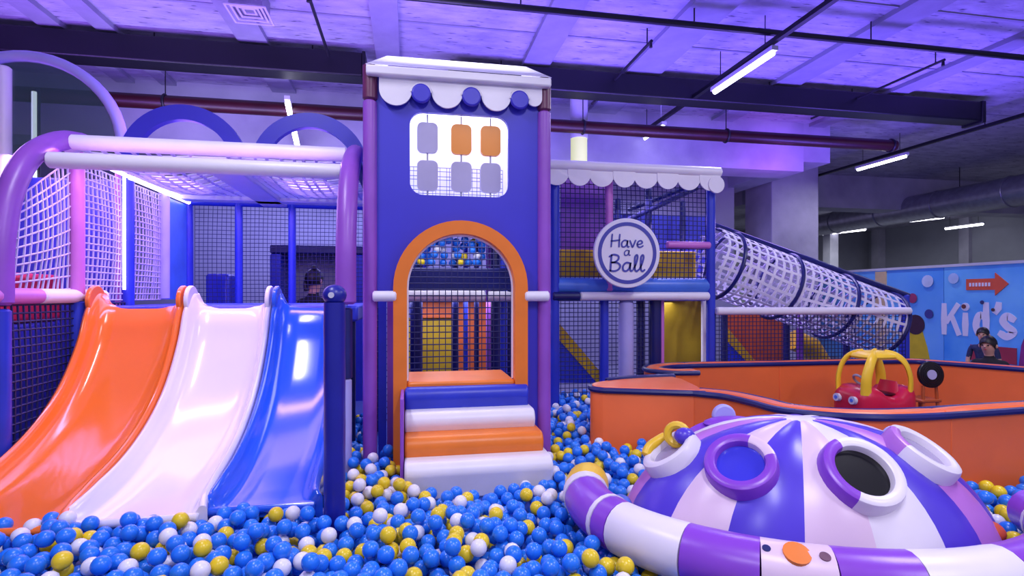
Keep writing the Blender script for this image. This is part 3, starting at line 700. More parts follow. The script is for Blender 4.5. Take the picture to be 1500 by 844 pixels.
# nets inside the doorway, posts and boards behind
box('inner_ceiling', 'navy', t, TXL, TXR, TY+0.1, TY+1.2, 1.98, 2.0)
stuff(B().net((TXL, TY+0.7, 0.5), (TXR, TY+0.7, 0.5), (TXL, TY+0.7, 1.98), (TXR, TY+0.7, 1.98), 0.047, 0.0045, 0.0).build('inner_net', 'net', t))
for px, m, y, r in ((610, 'navy', 4.9, 0.055), (667, 'navy', 4.9, 0.028), (682, 'blue', 5.0, 0.022), (698, 'navy', 4.9, 0.022), (716, 'purple', 5.0, 0.026), (727, 'navy', 4.8, 0.05), (738, 'blue', 4.6, 0.03), (747, 'navy', 4.35, 0.02)):
    bar('inner_post', m, t, (FX(px, y), y, 0.25), (FX(px, y), y, 1.95), r)
box('inner_board', 'olive', t, FX(590, 5.4), FX(668, 5.4), 5.4, 5.44, 0.25, 1.24); box('inner_board', 'rust', t, FX(617, 5.38), FX(668, 5.38), 5.36, 5.39, 1.24, 1.45)
box('inner_board', 'rust', t, FX(672, 5.4), FX(716, 5.4), 5.4, 5.44, 0.25, 1.45); box('inner_board', 'olive', t, FX(720, 5.6), FX(760, 5.6), 5.6, 5.64, 0.25, 1.45)

# ================================================================== FOAM STEPS
st = thing('foam_steps', 'four rounded foam steps in blue, white and orange up to the tower doorway', 'steps', (0.35, 3.3, 0.3))
steps = [(3.08, 3.62, 0.30, 0.51, 'white', 0.03), (3.22, 3.62, 0.50, 0.624, 'orange', 0.018), (3.36, 3.62, 0.614, 0.737, 'white', 0.008), (3.48, 3.62, 0.727, 0.872, 'blue', 0.0)]
for y0, y1, z0, z1, m, e in steps:
    r = 0.062; x0, x1 = 0.0-0.045, 0.745-e*0-0.02*0
    xa, xb = -0.03, 0.765+e*2
    pl = [(y1, z0), (y0+0.02, z0)]+[(y0+r-r*math.sin(a)*1.0, z1-r+r*math.cos(a)) for a in [math.pi*0.62*(1-k/10) for k in range(11)]]+[(y1, z1)]
    B().prism(pl, xa, xb, 'x').build('step', m, st, bevel=0.014, bseg=3)
box('side_cheek', 'purple', st, -0.055, -0.034, 3.2, 3.58, 0.3, 0.86, 0.006)

# ================================================================== RIGHT PLAY FRAME WITH AWNING
RY = 5.1
xa, xp, xe = FX(808, RY), FX(892, RY), FX(1041, RY)
AZ = 2.69
t = thing('awning_play_structure', 'two storey netted play frame under a white scalloped awning', 'play frame', ((xa+xe)/2, 5.6, 0.25))
bar('post', 'blue', t, (FX(812, RY), RY, 0.25), (FX(812, RY), RY, AZ), 0.05); bar('post', 'blue', t, (xe, RY, 0.25), (xe, RY, AZ), 0.045)
bar('post', 'pink', t, (xp, RY, 1.5), (xp, RY, AZ-0.05), 0.04)
B().tube([(xa-0.2, RY-0.1, AZ), (xe+0.05, RY-0.1, AZ)], 0.052, 12, rnd=True).build('awning_roll', 'white', t)
n = 8
for k in range(n):
    w = (xe+0.03-(xa-0.1))/n; xc = xa-0.1+w*(k+0.5); rr = w*0.5 if k % 2 else w*0.55
    pl = [(xc-rr, AZ)]+arc(xc, AZ-0.07-0.01*(k % 2), rr, math.pi, 2*math.pi, 16)+[(xc+rr, AZ)]
    B().prism(pl, RY-0.125-0.006*(k % 2), RY-0.112-0.006*(k % 2)).build('valance_lobe', 'white', t)
B().disc((xe-0.02, RY-0.135, AZ-0.13), (0,-1,0), 0.085, 0.02, 24).build('valance_button', 'white', t)
ZB = 1.45
x85 = FX(848, RY)
bar('padded_bar', 'navy', t, (xa, RY-0.03, ZB), (x85, RY-0.03, ZB), 0.045); bar('padded_bar', 'white', t, (x85, RY-0.03, ZB), (xe-0.04, RY-0.03, ZB), 0.042)
B().tube([(xa, RY+0.05, ZB+0.1), (xe, RY+0.05, ZB+0.1)], 0.085, 14).build('deck_roll', 'sky', t)
box('deck', 'blue', t, xa, xe, RY+0.1, 7.2, ZB-0.05, ZB+0.04)
box('band', 'yellow', t, xa, xe, RY+0.28, RY+0.34, 1.62, 1.93, 0.02)
bar('padded_bar', 'pink', t, (FX(975, RY), RY-0.02, 1.965), (xe-0.02, RY-0.02, 1.965), 0.036)
box('screen', 'purple', t, FX(822, 5.5), FX(888, 5.5), 5.5, 5.55, 1.9, 2.75, 0.01)
stuff(B().net((xa, RY+0.02, 1.5), (xe, RY+0.02, 1.5), (xa, RY+0.02, AZ-0.05), (xe, RY+0.02, AZ-0.05), 0.048, 0.0042, 0.04).build('front_net', 'net', t))
for px, y in ((950, 6.2), (905, 6.9), (1000, 6.9)):
    bar('post', 'navy', t, (FX(px, y), y, 1.5), (FX(px, y), y, 2.75), 0.04)
bar('roof_rail', 'navy', t, (FX(905, 6.9), 6.9, 2.4), (xe, 6.9, 2.4), 0.03); bar('roof_rail', 'navy', t, (xe, RY, AZ-0.03), (xe, 7.2, AZ-0.03), 0.03)
bar('roof_rail', 'navy', t, (FX(905, 6.2), 6.3, 2.3), (FX(1010, 6.2), 6.0, 2.75), 0.03)
box('back_cover', 'cover', t, xa, FX(1040, 7.2), 7.2, 7.24, 1.5, 2.6)
stuff(B().net((xa, 6.9, 1.5), (xe, 6.9, 1.5), (xa, 6.9, 2.7), (xe, 6.9, 2.7), 0.055, 0.004, 0.03).build('back_net', 'net', t))
for px, w, m, y in ((885, 0.045, 'blue', RY+0.1), (938, 0.04, 'navy', RY+0.2), (960, 0.06, 'navy', RY+0.1), (1031, 0.028, 'white', RY+0.25)):
    bar('post', m, t, (FX(px, y), y, 0.25), (FX(px, y), y, 1.42), w)
bar('post', 'pink', t, (FX(969, 5.2), 5.2, 0.25), (FX(969, 5.2), 5.2, 1.42), 0.027)
bar('padded_column', 'lav', t, (FX(917, RY+0.05), RY+0.05, 0.25), (FX(917, RY+0.05), RY+0.05, 1.40), 0.075, 20)
stuff(B().net((xa, RY+0.15, 0.4), (FX(960, RY), RY+0.15, 0.4), (xa, RY+0.15, 1.42), (FX(960, RY), RY+0.15, 1.42), 0.045, 0.004).build('lower_net', 'net', t))
box('board', 'olive', t, FX(973, 5.7), FX(1036, 5.7), 5.7, 5.75, 0.25, 1.42)
p = [at(x, y, 5.55) for x, y in ((812, 492), (812, 560), (872, 560))]
B().prism([(v.x, v.z) for v in p], 5.5, 5.6).build('wedge', 'blue', t)
p = [at(x, y, 5.55) for x, y in ((812, 468), (812, 492), (872, 560), (890, 560))]
B().prism([(v.x, v.z) for v in p], 5.48, 5.62).build('wedge_rail', 'yellow', t)

# round sign
sc = at(918, 371, RY-0.22); d = proj(sc)[2]; SR = 51*d/FPX
t = thing('round_sign', 'round white sign reading Have a Ball in blue script', 'sign', (sc.x, sc.y, sc.z-SR))
B().disc(sc, (0,-1,0), SR, 0.035, 64).build('board', 'signwhite', t, bevel=0.006)
B().shape([arc(0, 0, SR*0.885, 0, 2*math.pi*63/64, 63), arc(0, 0, SR*0.78, 0, 2*math.pi*63/64, 63)], (sc.x, sc.y-0.019, sc.z), XA, ZA, 0.006).build('ring', 'signblue', t)
G = {'H': ([[(0.08,1),(0.04,0.5),(0.0,0)], [(0.62,1),(0.58,0.5),(0.56,0)], [(0.0,0.46),(0.3,0.5),(0.62,0.55)]], 0.72),
     'a': ([[(0.44,0.5),(0.22,0.53),(0.04,0.32),(0.06,0.05),(0.24,0.02),(0.40,0.22),(0.46,0.52),(0.43,0.2),(0.47,0.02),(0.56,0.04)]], 0.62),
     'v': ([[(0.0,0.52),(0.1,0.25),(0.19,0.0),(0.3,0.25),(0.42,0.56)]], 0.5),
     'e': ([[(0.04,0.22),(0.26,0.26),(0.40,0.38),(0.30,0.53),(0.12,0.46),(0.03,0.22),(0.13,0.02),(0.30,0.02),(0.45,0.12)]], 0.5),
     'B': ([[(0.12,1),(0.08,0.5),(0.05,0.0)], [(0.0,0.9),(0.22,1.02),(0.48,0.95),(0.5,0.75),(0.32,0.57),(0.1,0.53)], [(0.1,0.53),(0.42,0.52),(0.6,0.34),(0.5,0.1),(0.25,0.0),(0.0,0.04)]], 0.72),
     'l': ([[(0.0,0.12),(0.14,0.45),(0.24,0.85),(0.2,1.02),(0.1,0.9),(0.08,0.5),(0.09,0.12),(0.18,0.0),(0.3,0.1)]], 0.34)}
def script(b, word, h, w, cx_, z0):
    kx_ = 1.17; tot = sum(G[c][1] for c in word)*h*kx_; x = cx_-tot/2
    for c in word:
        for stq in G[c][0]:
            q = catmull([(x+px_*h*kx_, z0+pz*h, 0) for px_, pz in stq], 5)
            b.ribbon([(v.x, v.y) for v in q], w, (sc.x, sc.y-0.018, sc.z), XA, ZA, 0.006)
        x += G[c][1]*h*kx_
for word, h, cx_, z0, w in (('Have', SR*0.36, 0.0, SR*0.17, 0.014), ('a', SR*0.28, 0.0, -SR*0.07, 0.010), ('Ball', SR*0.46, 0.0, -SR*0.52, 0.017)):
    b = B(); script(b, word, h, w, cx_, z0); b.build('lettering', 'signblue', t, smooth=0)
box('bracket', 'grey', t, xp-0.02, xp+0.02, sc.y+0.01, RY-0.03, sc.z-0.1, sc.z-0.06)

# ================================================================== NET TUNNEL
TY2 = RY+0.33
xt0, xt1 = FX(1046, TY2), FX(1325, TY2)
z0r, z1r = at(1046, 331, TY2).z, at(1328, 434, TY2).z
t = thing('net_tunnel', 'white net tunnel sloping down inside blue hoops', 'net tunnel', ((xt0+xt1)/2, RY+0.35, 0.25))
bar('top_rail', 'navy', t, (xt0, TY2, z0r), (xt1+0.05, TY2, z1r), 0.038)
bar('end_post', 'blue', t, (xt1, TY2, 0.25), (xt1, TY2, z1r+0.02), 0.05)
bar('padded_bar', 'white', t, (xe+0.03, RY-0.05, 1.30), (FX(1333, RY-0.05), RY-0.05, 1.29), 0.04)
for px, m in ((1061, 'navy'), (1152, 'navy'), (1172, 'purple'), (1240, 'navy')):
    bar('post', m, t, (FX(px, RY+0.75), RY+0.75, 0.25), (FX(px, RY+0.75), RY+0.75, 1.26), 0.04)
TR = 0.36
A = Vector((xt0-0.12, TY2, z0r-0.40+0.04)); E = Vector((xt1-0.30, TY2, z1r-0.33)); ax = (E-A).normalized(); side = ax.cross(ZA).normalized(); upv = side.cross(ax)
Ln = (E-A).length
def cyl(s, a, r=TR): return A+ax*s+(side*math.cos(a)+upv*math.sin(a))*r
b = B(); na, ns, sw = 20, 25, 0.0145
def strap(pts_in, width_dir, w, closed=False):
    n_ = len(pts_in); vs = []
    for p_, wd, nr in zip(pts_in, width_dir[0], width_dir[1]):
        vs += [p_-wd*w-nr*0.003, p_+wd*w-nr*0.003, p_+wd*w+nr*0.003, p_-wd*w+nr*0.003]
    fs = []
    for i in range(n_ if closed else n_-1):
        j = (i+1) % n_
        for k in range(4): fs.append((i*4+k, i*4+(k+1) % 4, j*4+(k+1) % 4, j*4+k))
    b.add(vs, fs)
rt = random.Random(5)
for k in range(na):
    a = 2*math.pi*k/na; pts_, wd, nr = [], [], []
    for i in range(17):
        aa = a+0.05*math.sin(i*0.8+k); pts_.append(cyl(Ln*i/16, aa)); nr.append((side*math.cos(aa)+upv*math.sin(aa))); wd.append(ax.cross(nr[-1]))
    strap(pts_, (wd, nr), sw)
for i in range(ns):
    s0 = Ln*(i+0.5)/ns; pts_, wd, nr = [], [], []
    for k in range(26):
        a = 2*math.pi*k/26; pts_.append(cyl(s0+0.012*math.sin(3*a+i), a)); nr.append(side*math.cos(a)+upv*math.sin(a)); wd.append(ax)
    strap(pts_, (wd, nr), sw, True)
stuff(b.build('tunnel_net', 'netwhite', t, smooth=0))
for s in (0.10, 0.40, 0.70, 0.985): B().ring(A+ax*Ln*s, ax, TR+0.012, 0.02, 40, 8).build('hoop', 'navy', t)
stuff(B().net((xe, RY-0.02, 0.35), (FX(1324, RY), RY-0.02, 0.35), (xe, RY-0.02, 1.27), (FX(1324, RY), RY-0.02, 1.27), 0.042, 0.0038).build('lower_net', 'net', t))
YK = 6.3
box('board', 'rust', t, FX(1062, YK), FX(1152, YK), YK, YK+0.05, 0.25, 1.25)
p = [at(x, y, YK-0.1) for x, y in ((1062, 540), (1062, 500), (1100, 540))]
B().prism([(v.x, v.z) for v in p], YK-0.15, YK-0.05).build('wedge', 'blue', t)
p = [at(x, y, YK-0.1) for x, y in ((1062, 480), (1062, 500), (1100, 540), (1112, 540))]
B().prism([(v.x, v.z) for v in p], YK-0.16, YK-0.04).build('wedge_rail', 'yellow', t)
c = at(1162, 560, YK)
B().tube([(c.x+0.0, YK, c.z+0.55), (c.x+0.25, YK, c.z+0.45), (c.x+0.42, YK, c.z+0.2), (c.x+0.5, YK, c.z-0.1)], 0.14, 14).build('chute', 'yellow', t)
# ================================================================== ORANGE SOFT WALL (pen)
PW, PZ0, PZ1, PT = 0.8, 0.28, 0.8, 0.075
t = thing('soft_play_wall', 'low orange padded wall with dark blue piping around the toddler pen', 'padded wall', (3.4, 3.7, 0.28))
def offset_path(P, o):
    out = []
    for i in range(len(P)):
        a, b_ = P[max(i-1, 0)], P[min(i+1, len(P)-1)]; d_ = Vector((b_[0]-a[0], b_[1]-a[1])).normalized()
        out.append((P[i][0]-d_.y*o, P[i][1]+d_.x*o))
    return out
def smooth2(P, n=6): return [(v.x, v.y) for v in catmull([(a, b_, 0) for a, b_ in P], n)]
def wall_run(P, cuts):
    Lp, Rp = offset_path(P, PT), offset_path(P, -PT)
    for i0, i1 in zip(cuts[:-1], cuts[1:]):
        vs, fs = [], []; n_ = i1-i0+1
        for i in range(i0, i1+1):
            e = 0.004 if i in (i0, i1) else 0
            vs += [(*Lp[i], PZ0), (*Rp[i], PZ0), (*Rp[i], PZ1-0.03), (Rp[i][0]*0.75+Lp[i][0]*0.25, Rp[i][1]*0.75+Lp[i][1]*0.25, PZ1-e), (Lp[i][0]*0.75+Rp[i][0]*0.25, Lp[i][1]*0.75+Rp[i][1]*0.25, PZ1-e), (*Lp[i], PZ1-0.03)]
        for k in range(n_-1):
            for q in range(6): q2 = (q+1) % 6; fs.append((k*6+q, k*6+q2, (k+1)*6+q2, (k+1)*6+q))
        fs += [tuple(range(6)), tuple(reversed(range((n_-1)*6, n_*6)))]
        B().add(vs, fs).build('wall_panel', 'wallorange', t, bevel=0.008)
        for side_ in (Lp, Rp):
            B().tube([(x, y, PZ1-0.022) for x, y in side_[i0:i1+1]], 0.021, 8).build('piping', 'navy', t)
front = smooth2([(1.98, 3.53), (2.13, 3.36), (2.19, 3.1), (2.22, 2.9), (2.42, 2.72), (2.78, 2.64), (3.55, 2.68), (4.6, 2.72), (6.2, 2.75)])
wall_run(front, [0, 32, 42, len(front)-1])
far = smooth2([(2.50, 4.47), (2.3, 4.50), (2.19, 4.66), (2.3, 4.83), (2.65, 4.92), (3.6, 4.90), (4.95, 4.83), (5.25, 4.62), (5.62, 3.97), (6.0, 3.2)])
wall_run(far, [0, 24, 30, 40, 48, len(far)-1])
blk = smooth2([(1.36, 3.70), (1.30, 3.80), (1.36, 3.93), (1.6, 4.06), (1.85, 4.11)], 5)+[(2.12, 4.13), (2.14, 3.98), (2.07, 3.60), (2.0, 3.45)]
n_ = len(blk); cxy = (sum(p[0] for p in blk)/n_, sum(p[1] for p in blk)/n_)
def inset(p, k): return (cxy[0]+(p[0]-cxy[0])*k, cxy[1]+(p[1]-cxy[1])*k)
vs = [(*p, PZ0) for p in blk]+[(*p, PZ1-0.03) for p in blk]+[(*inset(p, 0.93), PZ1) for p in blk]
fs = [tuple(range(n_)), tuple(reversed(range(2*n_, 3*n_)))]
for lv in range(2):
    for k in range(n_): k2 = (k+1) % n_; fs.append((lv*n_+k, (lv+1)*n_+k, (lv+1)*n_+k2, lv*n_+k2))
B().add(vs, fs).build('wall_panel', 'wallorange', t)
B().tube([(blk[k][0], blk[k][1], PZ1-0.022) for k in [n_-1]+list(range(0, 9))], 0.021, 8).build('piping', 'navy', t)
B().tube([(blk[k][0], blk[k][1], PZ1-0.005) for k in range(13, n_-3)], 0.026, 8, rnd=True).build('piping', 'navy', t)

# ================================================================== STRIPED DOME
E1, E2 = Vector((CT, -ST, 0)), Vector((ST, CT, 0))
DC = E1*1.37+E2*2.60; DA, DB, DZ0, DZ1 = 0.84, 0.58, 0.32, 0.872
TM = math.radians(84)
def dome(phi, tt, k=1.0):
    r_ = math.sin(tt*TM)/math.sin(TM); z_ = DZ0+(DZ1-DZ0)*(math.cos(tt*TM)-math.cos(TM))/(1-math.cos(TM))
    p_ = DC+E1*(DA*r_*math.cos(phi)*k)+E2*(DB*r_*math.sin(phi)*k); return Vector((p_.x, p_.y, z_))
def dome_n(phi, tt):
    e = 1e-3; a = dome(phi+e, tt)-dome(phi-e, tt); b_ = dome(phi, tt+e)-dome(phi, tt-e); n = a.cross(b_).normalized()
    return n if n.dot(dome(phi, tt)-Vector((DC.x, DC.y, 0.3))) > 0 else -n
def dome_at(px, py, lo=math.pi, hi=2*math.pi):
    best = None
    for i in range(181):
        for j in range(4, 100):
            ph = lo+(hi-lo)*i/180; q = dome(ph, j/100); x, y, _ = proj(q); e = (x-px)**2+(y-py)**2
            if best is None or e < best[0]: best = (e, ph, j/100)
    return best[1], best[2]
t = thing('striped_dome', 'soft inflatable dome with violet and white stripes and round portholes', 'soft dome', (DC.x, DC.y, 0.3))
seq = ['domelilac', 'domeblue', 'domepink', 'domeblue', 'domepink', 'domewhite', 'domeblue', 'domelilac', 'domeblue', 'domepink', 'domeblue', 'domewhite', 'domeblue', 'domepink', 'domeblue', 'domewhite']
def phi_base(px, tt=0.86): return min((math.pi+math.pi*i/600 for i in range(601)), key=lambda a: abs(proj(dome(a, tt))[0]-px))
fb_ = [phi_base(p_) for p_ in (923, 975, 1061, 1180, 1290, 1392)]+[phi_base(1432, 0.8)]
seq = ['domeblue', 'domepink', 'domeblue', 'domepink', 'domewhite', 'domeblue']
n_back = 10; gap = (2*math.pi-(fb_[-1]-fb_[0]))/n_back
bnd = fb_+[fb_[-1]+gap*(k+1) for k in range(n_back)]
seq += ['domelilac', 'domeblue', 'domepink', 'domeblue', 'domewhite', 'domeblue', 'domepink', 'domeblue', 'domewhite', 'domelilac']
for k in range(16):
    vs, fs, nu, nv = [], [], 6, 14
    for j in range(nv+1):
        for i in range(nu+1):
            ph = bnd[k]+(bnd[k+1]-bnd[k])*i/nu; tt = 0.03+0.97*j/nv
            p_ = dome(ph, tt); vs.append(p_+dome_n(ph, tt)*(0.012*math.sin(math.pi*i/nu)*min(1, tt*3)))
    for j in range(nv):
        for i in range(nu): a = j*(nu+1)+i; fs.append((a, a+1, a+nu+2, a+nu+1))
    B().add(vs, fs).build('gore', seq[k], t, smooth=60)
B().sphere((DC.x, DC.y, DZ1-0.012), (0.10, 0.075, 0.016), 20, 8).build('crown_cap', 'domewhite', t)
def porthole(px, py, arcs, pane, R=0.128, r=0.032, lo=math.pi, hi=2*math.pi, pt=None):
    ph, tt = pt or dome_at(px, py, lo, hi); c = dome(ph, tt); nn = dome_n(ph, tt); c2 = c+nn*0.015
    first = None
    for a0, a1, m in arcs:
        b = B()
        if a1-a0 >= 360: b.collar(c, nn, R, 0.026, 0.055)
        else: b.collar(c, nn, R, 0.026, 0.055, max(6, int((a1-a0)/9)), math.radians(a0), math.radians(a1))
        o = b.build('porthole_ring', m, t); first = first or o
    B().disc(c+nn*0.014, nn, R, 0.012, 32).build('porthole_pane', pane, t)
    return c, nn
porthole(1085, 684, [(80, 385, 'ringpurple'), (25, 80, 'domepink')], 'porthole', 0.122)
porthole(1257, 697, [(110, 235, 'ringpurple'), (235, 470, 'domewhite')], 'black', 0.132)  # black disc paints the darkness inside an open hole
c1, n1 = porthole(982, 664, [(0, 360, 'domewhite')], 'portclear', 0.118)
c4, n4 = porthole(1345, 668, [(95, 160, 'domelilac'), (160, 455, 'domewhite')], 'portclear', 0.125)
c5, n5 = porthole(0, 0, [(0, 360, 'ringpurple')], 'porthole', 0.12, pt=(math.radians(118), 0.62))
c6, n6 = porthole(0, 0, [(0, 360, 'ringpurple')], 'porthole', 0.12, pt=(math.radians(62), 0.62))
def ear(px, py, d, r, m, name='ear'):
    q = atd(px, py, d); nrm = E2*-1
    B().disc(q, nrm, r, 0.04, 24, -0.35, math.pi+0.35).build(name, m, t, bevel=0.012)
ear(1060, 609, 2.98, 0.062, 'lav'); ear(1312, 645, 2.78, 0.075, 'lav')
q = atd(1068, 619, 2.95); B().sphere(q, (0.15, 0.07, 0.035), 16, 8).build('ear_base', 'ringpurple', t)
q = atd(1225, 624, 3.0); B().sphere(q, (0.15, 0.06, 0.03), 16, 8).build('ear_base', 'ringpurple', t)
q = atd(1335, 655, 2.72); B().sphere(q, (0.05, 0.05, 0.04), 14, 8).build('ear_base', 'domeblue', t)
q = atd(992, 637, 2.62)
B().ring(q, (-0.6,-0.8,0.2), 0.045, 0.02, 20, 8).build('yellow_handle', 'yellowp', t); B().sphere(atd(1003, 639, 2.58), (0.05, 0.045, 0.04), 14, 8).build('handle_knob', 'domeblue', t)
B().tube(catmull([atd(946, 668, 2.68), atd(952, 655, 2.70), atd(966, 645, 2.72), atd(976, 640, 2.72)], 4), 0.026, 10, rnd=True).build('yellow_handle', 'yellowp', t)

# ================================================================== STRIPED BUMPER
def bump(phi): p_ = E1*(1.37+1.01*math.cos(phi))+E2*(2.63+0.79*math.sin(phi)); return Vector((p_.x, p_.y, 0.48))
def phi_at(px):
    return min((math.radians(176+146*i/1500) for i in range(1501)), key=lambda a: abs(proj(bump(a))[0]-px))
t = thing('striped_bumper', 'purple and white striped padded bumper curving around the dome', 'padded bumper', (*bump(1.5*math.pi).xy, 0.38))
cut = [(math.radians(158), 'yellowp'), (math.radians(176), 'domewhite'), (math.radians(181), 'ringpurple'), (math.radians(199), 'domewhite'), (math.radians(200.5), 'ringpurple'), (phi_at(912), 'domewhite'), (phi_at(1008), 'ringpurple'), (phi_at(1113), 'domepink'), (phi_at(1217), 'ringpurple'), (phi_at(1335), 'domewhite'), (phi_at(1468), 'ringpurple'), (math.radians(334), 'domewhite'), (math.radians(335.5), 'ringpurple'), (math.radians(347), None)]
for k in range(len(cut)-1):
    a0, m = cut[k]; a1 = cut[k+1][0]; n_ = max(3, int((a1-a0)/0.06))
    P = [bump(a0+(a1-a0)*i/n_) for i in range(n_+1)]; R_ = [0.108]*(n_+1)
    if k == 0:
        R_[0] = 0.06; R_[1] = 0.095 if n_ > 2 else 0.1
    if m == 'domewhite' and a1-a0 < 0.1: R_ = [0.112]*(n_+1)
    B().tube(P, R_, 20).build('segment', m, t)
seg = bump(phi_at(1160))
for px, py, rr, m in ((1160, 810, 0.045, 'orange'), (1117, 806, 0.014, 'navy'), (1199, 812, 0.018, 'maroon')):
    ph = phi_at(px); c = bump(ph); out = Vector((math.cos(ph)*0.3, math.sin(ph), 0)); nn = (E1*out.x+E2*out.y+Vector((0,0,1.9))).normalized()
    B().disc(c+nn*0.1, nn, rr, 0.02, 20).build('printed_mark', m, t)
o = B().sphere(atd(1447, 780, 2.33), (0.065, 0.06, 0.05), 16, 10).build('foam_ball', mat('foam_orange', (216,82,50), 0.5, 0.1, 8, 0.2, 30), None)
tag(o, 'lumpy red orange foam ball tucked between dome and bumper', 'foam ball')
o = B().sphere(atd(909, 741, 2.5), (0.055, 0.055, 0.05), 16, 10).build('foam_ball', mat('foam_blue', (84,110,210), 0.5, 0.1, 8, 0.1, 30), None)
tag(o, 'large dull blue ball lying inside the end of the striped bumper', 'foam ball')

# ================================================================== TOY CAR AND RECORD CHAIR IN THE PEN
struct(box('floor_pen', 'mat', None, 2.2, 6.2, 2.75, 4.9, 0.0, 0.24), 'padded floor inside the orange pen')
cq = atd(1280, 560, 4.75)
CL = Vector((cq.x, cq.y, 0.24)); crot = Matrix.Rotation(math.radians(2), 4, 'Z')
def cw(x, y, z): return CL+crot @ Vector((x*0.86, y*0.92, z))
t = thing('toy_car', 'ride-in toy car with crimson body and yellow roof pillars', 'toy car', CL)
prof = [(-0.33,0.06,0.36,0.12),(-0.31,0.05,0.41,0.165),(-0.24,0.03,0.445,0.20),(-0.15,0.03,0.45,0.21),(-0.09,0.03,0.42,0.215),(-0.03,0.03,0.375,0.215),(0.06,0.03,0.36,0.215),(0.14,0.03,0.375,0.215),(0.20,0.03,0.43,0.21),(0.29,0.04,0.44,0.19),(0.335,0.06,0.37,0.15)]
vs, fs = [], []; S_ = 20
for x, za, zb, hw in prof:
    for k in range(S_):
        a = 2*math.pi*k/S_; c_, s_ = math.cos(a), math.sin(a)
        y = hw*math.copysign(abs(c_)**0.45, c_); z = (za+zb)/2+(zb-za)/2*math.copysign(abs(s_)**0.45, s_); vs.append(cw(x, y, z))
for i in range(len(prof)-1):
    for k in range(S_): k2 = (k+1) % S_; fs.append((i*S_+k, i*S_+k2, (i+1)*S_+k2, (i+1)*S_+k))
fs += [tuple(range(S_)), tuple(reversed(range((len(prof)-1)*S_, len(prof)*S_)))]
B().add(vs, fs).build('body', 'red', t, smooth=50)
B().sphere(cw(0.05, 0, 0.372), (0.13, 0.13, 0.012), 18, 6).build('cockpit_floor', 'black', t)
def flatbar(P, w0, w1, th, out):
    b = B(); vs, fs, n = [], [], len(P)
    for i, p_ in enumerate(P):
        tg = (P[min(i+1, n-1)]-P[max(i-1, 0)]).normalized(); o_ = (out-tg*out.dot(tg)).normalized(); q_ = tg.cross(o_); w = w0+(w1-w0)*i/(n-1)
        for a in range(10):
            an = 2*math.pi*a/10; vs.append(p_+q_*math.cos(an)*w+o_*math.sin(an)*th)
    for i in range(n-1):
        for a in range(10): a2 = (a+1) % 10; fs.append((i*10+a, i*10+a2, (i+1)*10+a2, (i+1)*10+a))
    fs += [tuple(range(10)), tuple(reversed(range((n-1)*10, n*10)))]
    return b.add(vs, fs)
for sx in (-1, 1):
    for sy in (-1, 1):
        P = catmull([cw(0.265*sx, 0.155*sy, 0.38), cw(0.26*sx, 0.158*sy, 0.52), cw(0.21*sx, 0.15*sy, 0.635), cw(0.14*sx, 0.12*sy, 0.70), cw(0.06*sx, 0.06*sy, 0.725)], 5)
        flatbar(P, 0.042, 0.034, 0.018, crot @ Vector((sx*0.5, sy, 0.15))).build('roof_pillar', 'yellowp', t)
rf = [cw(0.2*math.copysign(abs(math.cos(a))**0.6, math.cos(a)), 0.15*math.copysign(abs(math.sin(a))**0.6, math.sin(a)), 0) for a in [2*math.pi*k/24 for k in range(24)]]
rc_ = cw(0, 0, 0); vs = []
for kk, zz in ((0.93, 0.672), (1.0, 0.69), (0.92, 0.712), (0.6, 0.735)): vs += [Vector((rc_.x+(p_.x-rc_.x)*kk, rc_.y+(p_.y-rc_.y)*kk, CL.z+zz)) for p_ in rf]
fs = [(l*24+k, l*24+(k+1) % 24, (l+1)*24+(k+1) % 24, (l+1)*24+k) for l in range(3) for k in range(24)]+[tuple(range(24)), tuple(reversed(range(72, 96)))]
B().add(vs, fs).build('roof', 'yellowp', t, smooth=50)
B().ring(cw(-0.17, 0.0, 0.485), crot @ Vector((0.8, 0, 0.6)), 0.055, 0.011, 20, 8).build('steering_wheel', 'grey', t)
flatbar([cw(0.15, 0.0, 0.33), cw(0.17, 0.0, 0.41), cw(0.18, 0.0, 0.475)], 0.12, 0.085, 0.03, crot @ Vector((1, 0, 0.1))).build('seat_back', 'red', t)
for sy in (-1, 1):
    for x in (-0.2, 0.2): B().disc(cw(x, 0.2*sy, 0.075), crot @ Vector((0, 1, 0)), 0.075, 0.05, 20).build('wheel', 'black', t)
for y in (-0.09, 0.09):
    en = crot @ Vector((-1, 0, 0.15)); o = B().disc(cw(-0.345, y, 0.33), en, 0.034, 0.03, 18).build('headlight_eye', 'batten', t); B().disc(cw(-0.345, y, 0.33)+en*0.016, en, 0.015, 0.01, 12).build('pupil', 'sky', o)
RC = at(1363, 549, 4.28)
t = thing('record_chair', 'small stool with a round black vinyl record back', 'chair', (RC.x, RC.y, 0.24))
B().disc(RC, (-0.15,-1,0.1), 0.122, 0.03, 40).build('record_back', 'black', t, bevel=0.006)
B().disc(RC+Vector((-0.004,-0.018,0.002)), (-0.15,-1,0.1), 0.045, 0.008, 24).build('record_label', 'greylav', t)
for r_ in (0.062, 0.08, 0.098): B().ring(RC+Vector((-0.002,-0.017,0.002)), (-0.15,-1,0.1), r_, 0.0015, 32, 4).build('record_groove', 'dark', t)
box('seat', 'rust', t, RC.x-0.11, RC.x+0.11, RC.y-0.02, RC.y+0.2, 0.46, 0.49, 0.01)
for sx in (-1, 1):
    bar('leg', 'rust', t, (RC.x+0.07*sx, RC.y+0.01, RC.z-0.1), (RC.x+0.09*sx, RC.y-0.01, 0.24), 0.014, 8); bar('leg', 'rust', t, (RC.x+0.09*sx, RC.y+0.19, 0.47), (RC.x+0.1*sx, RC.y+0.2, 0.24), 0.014, 8)

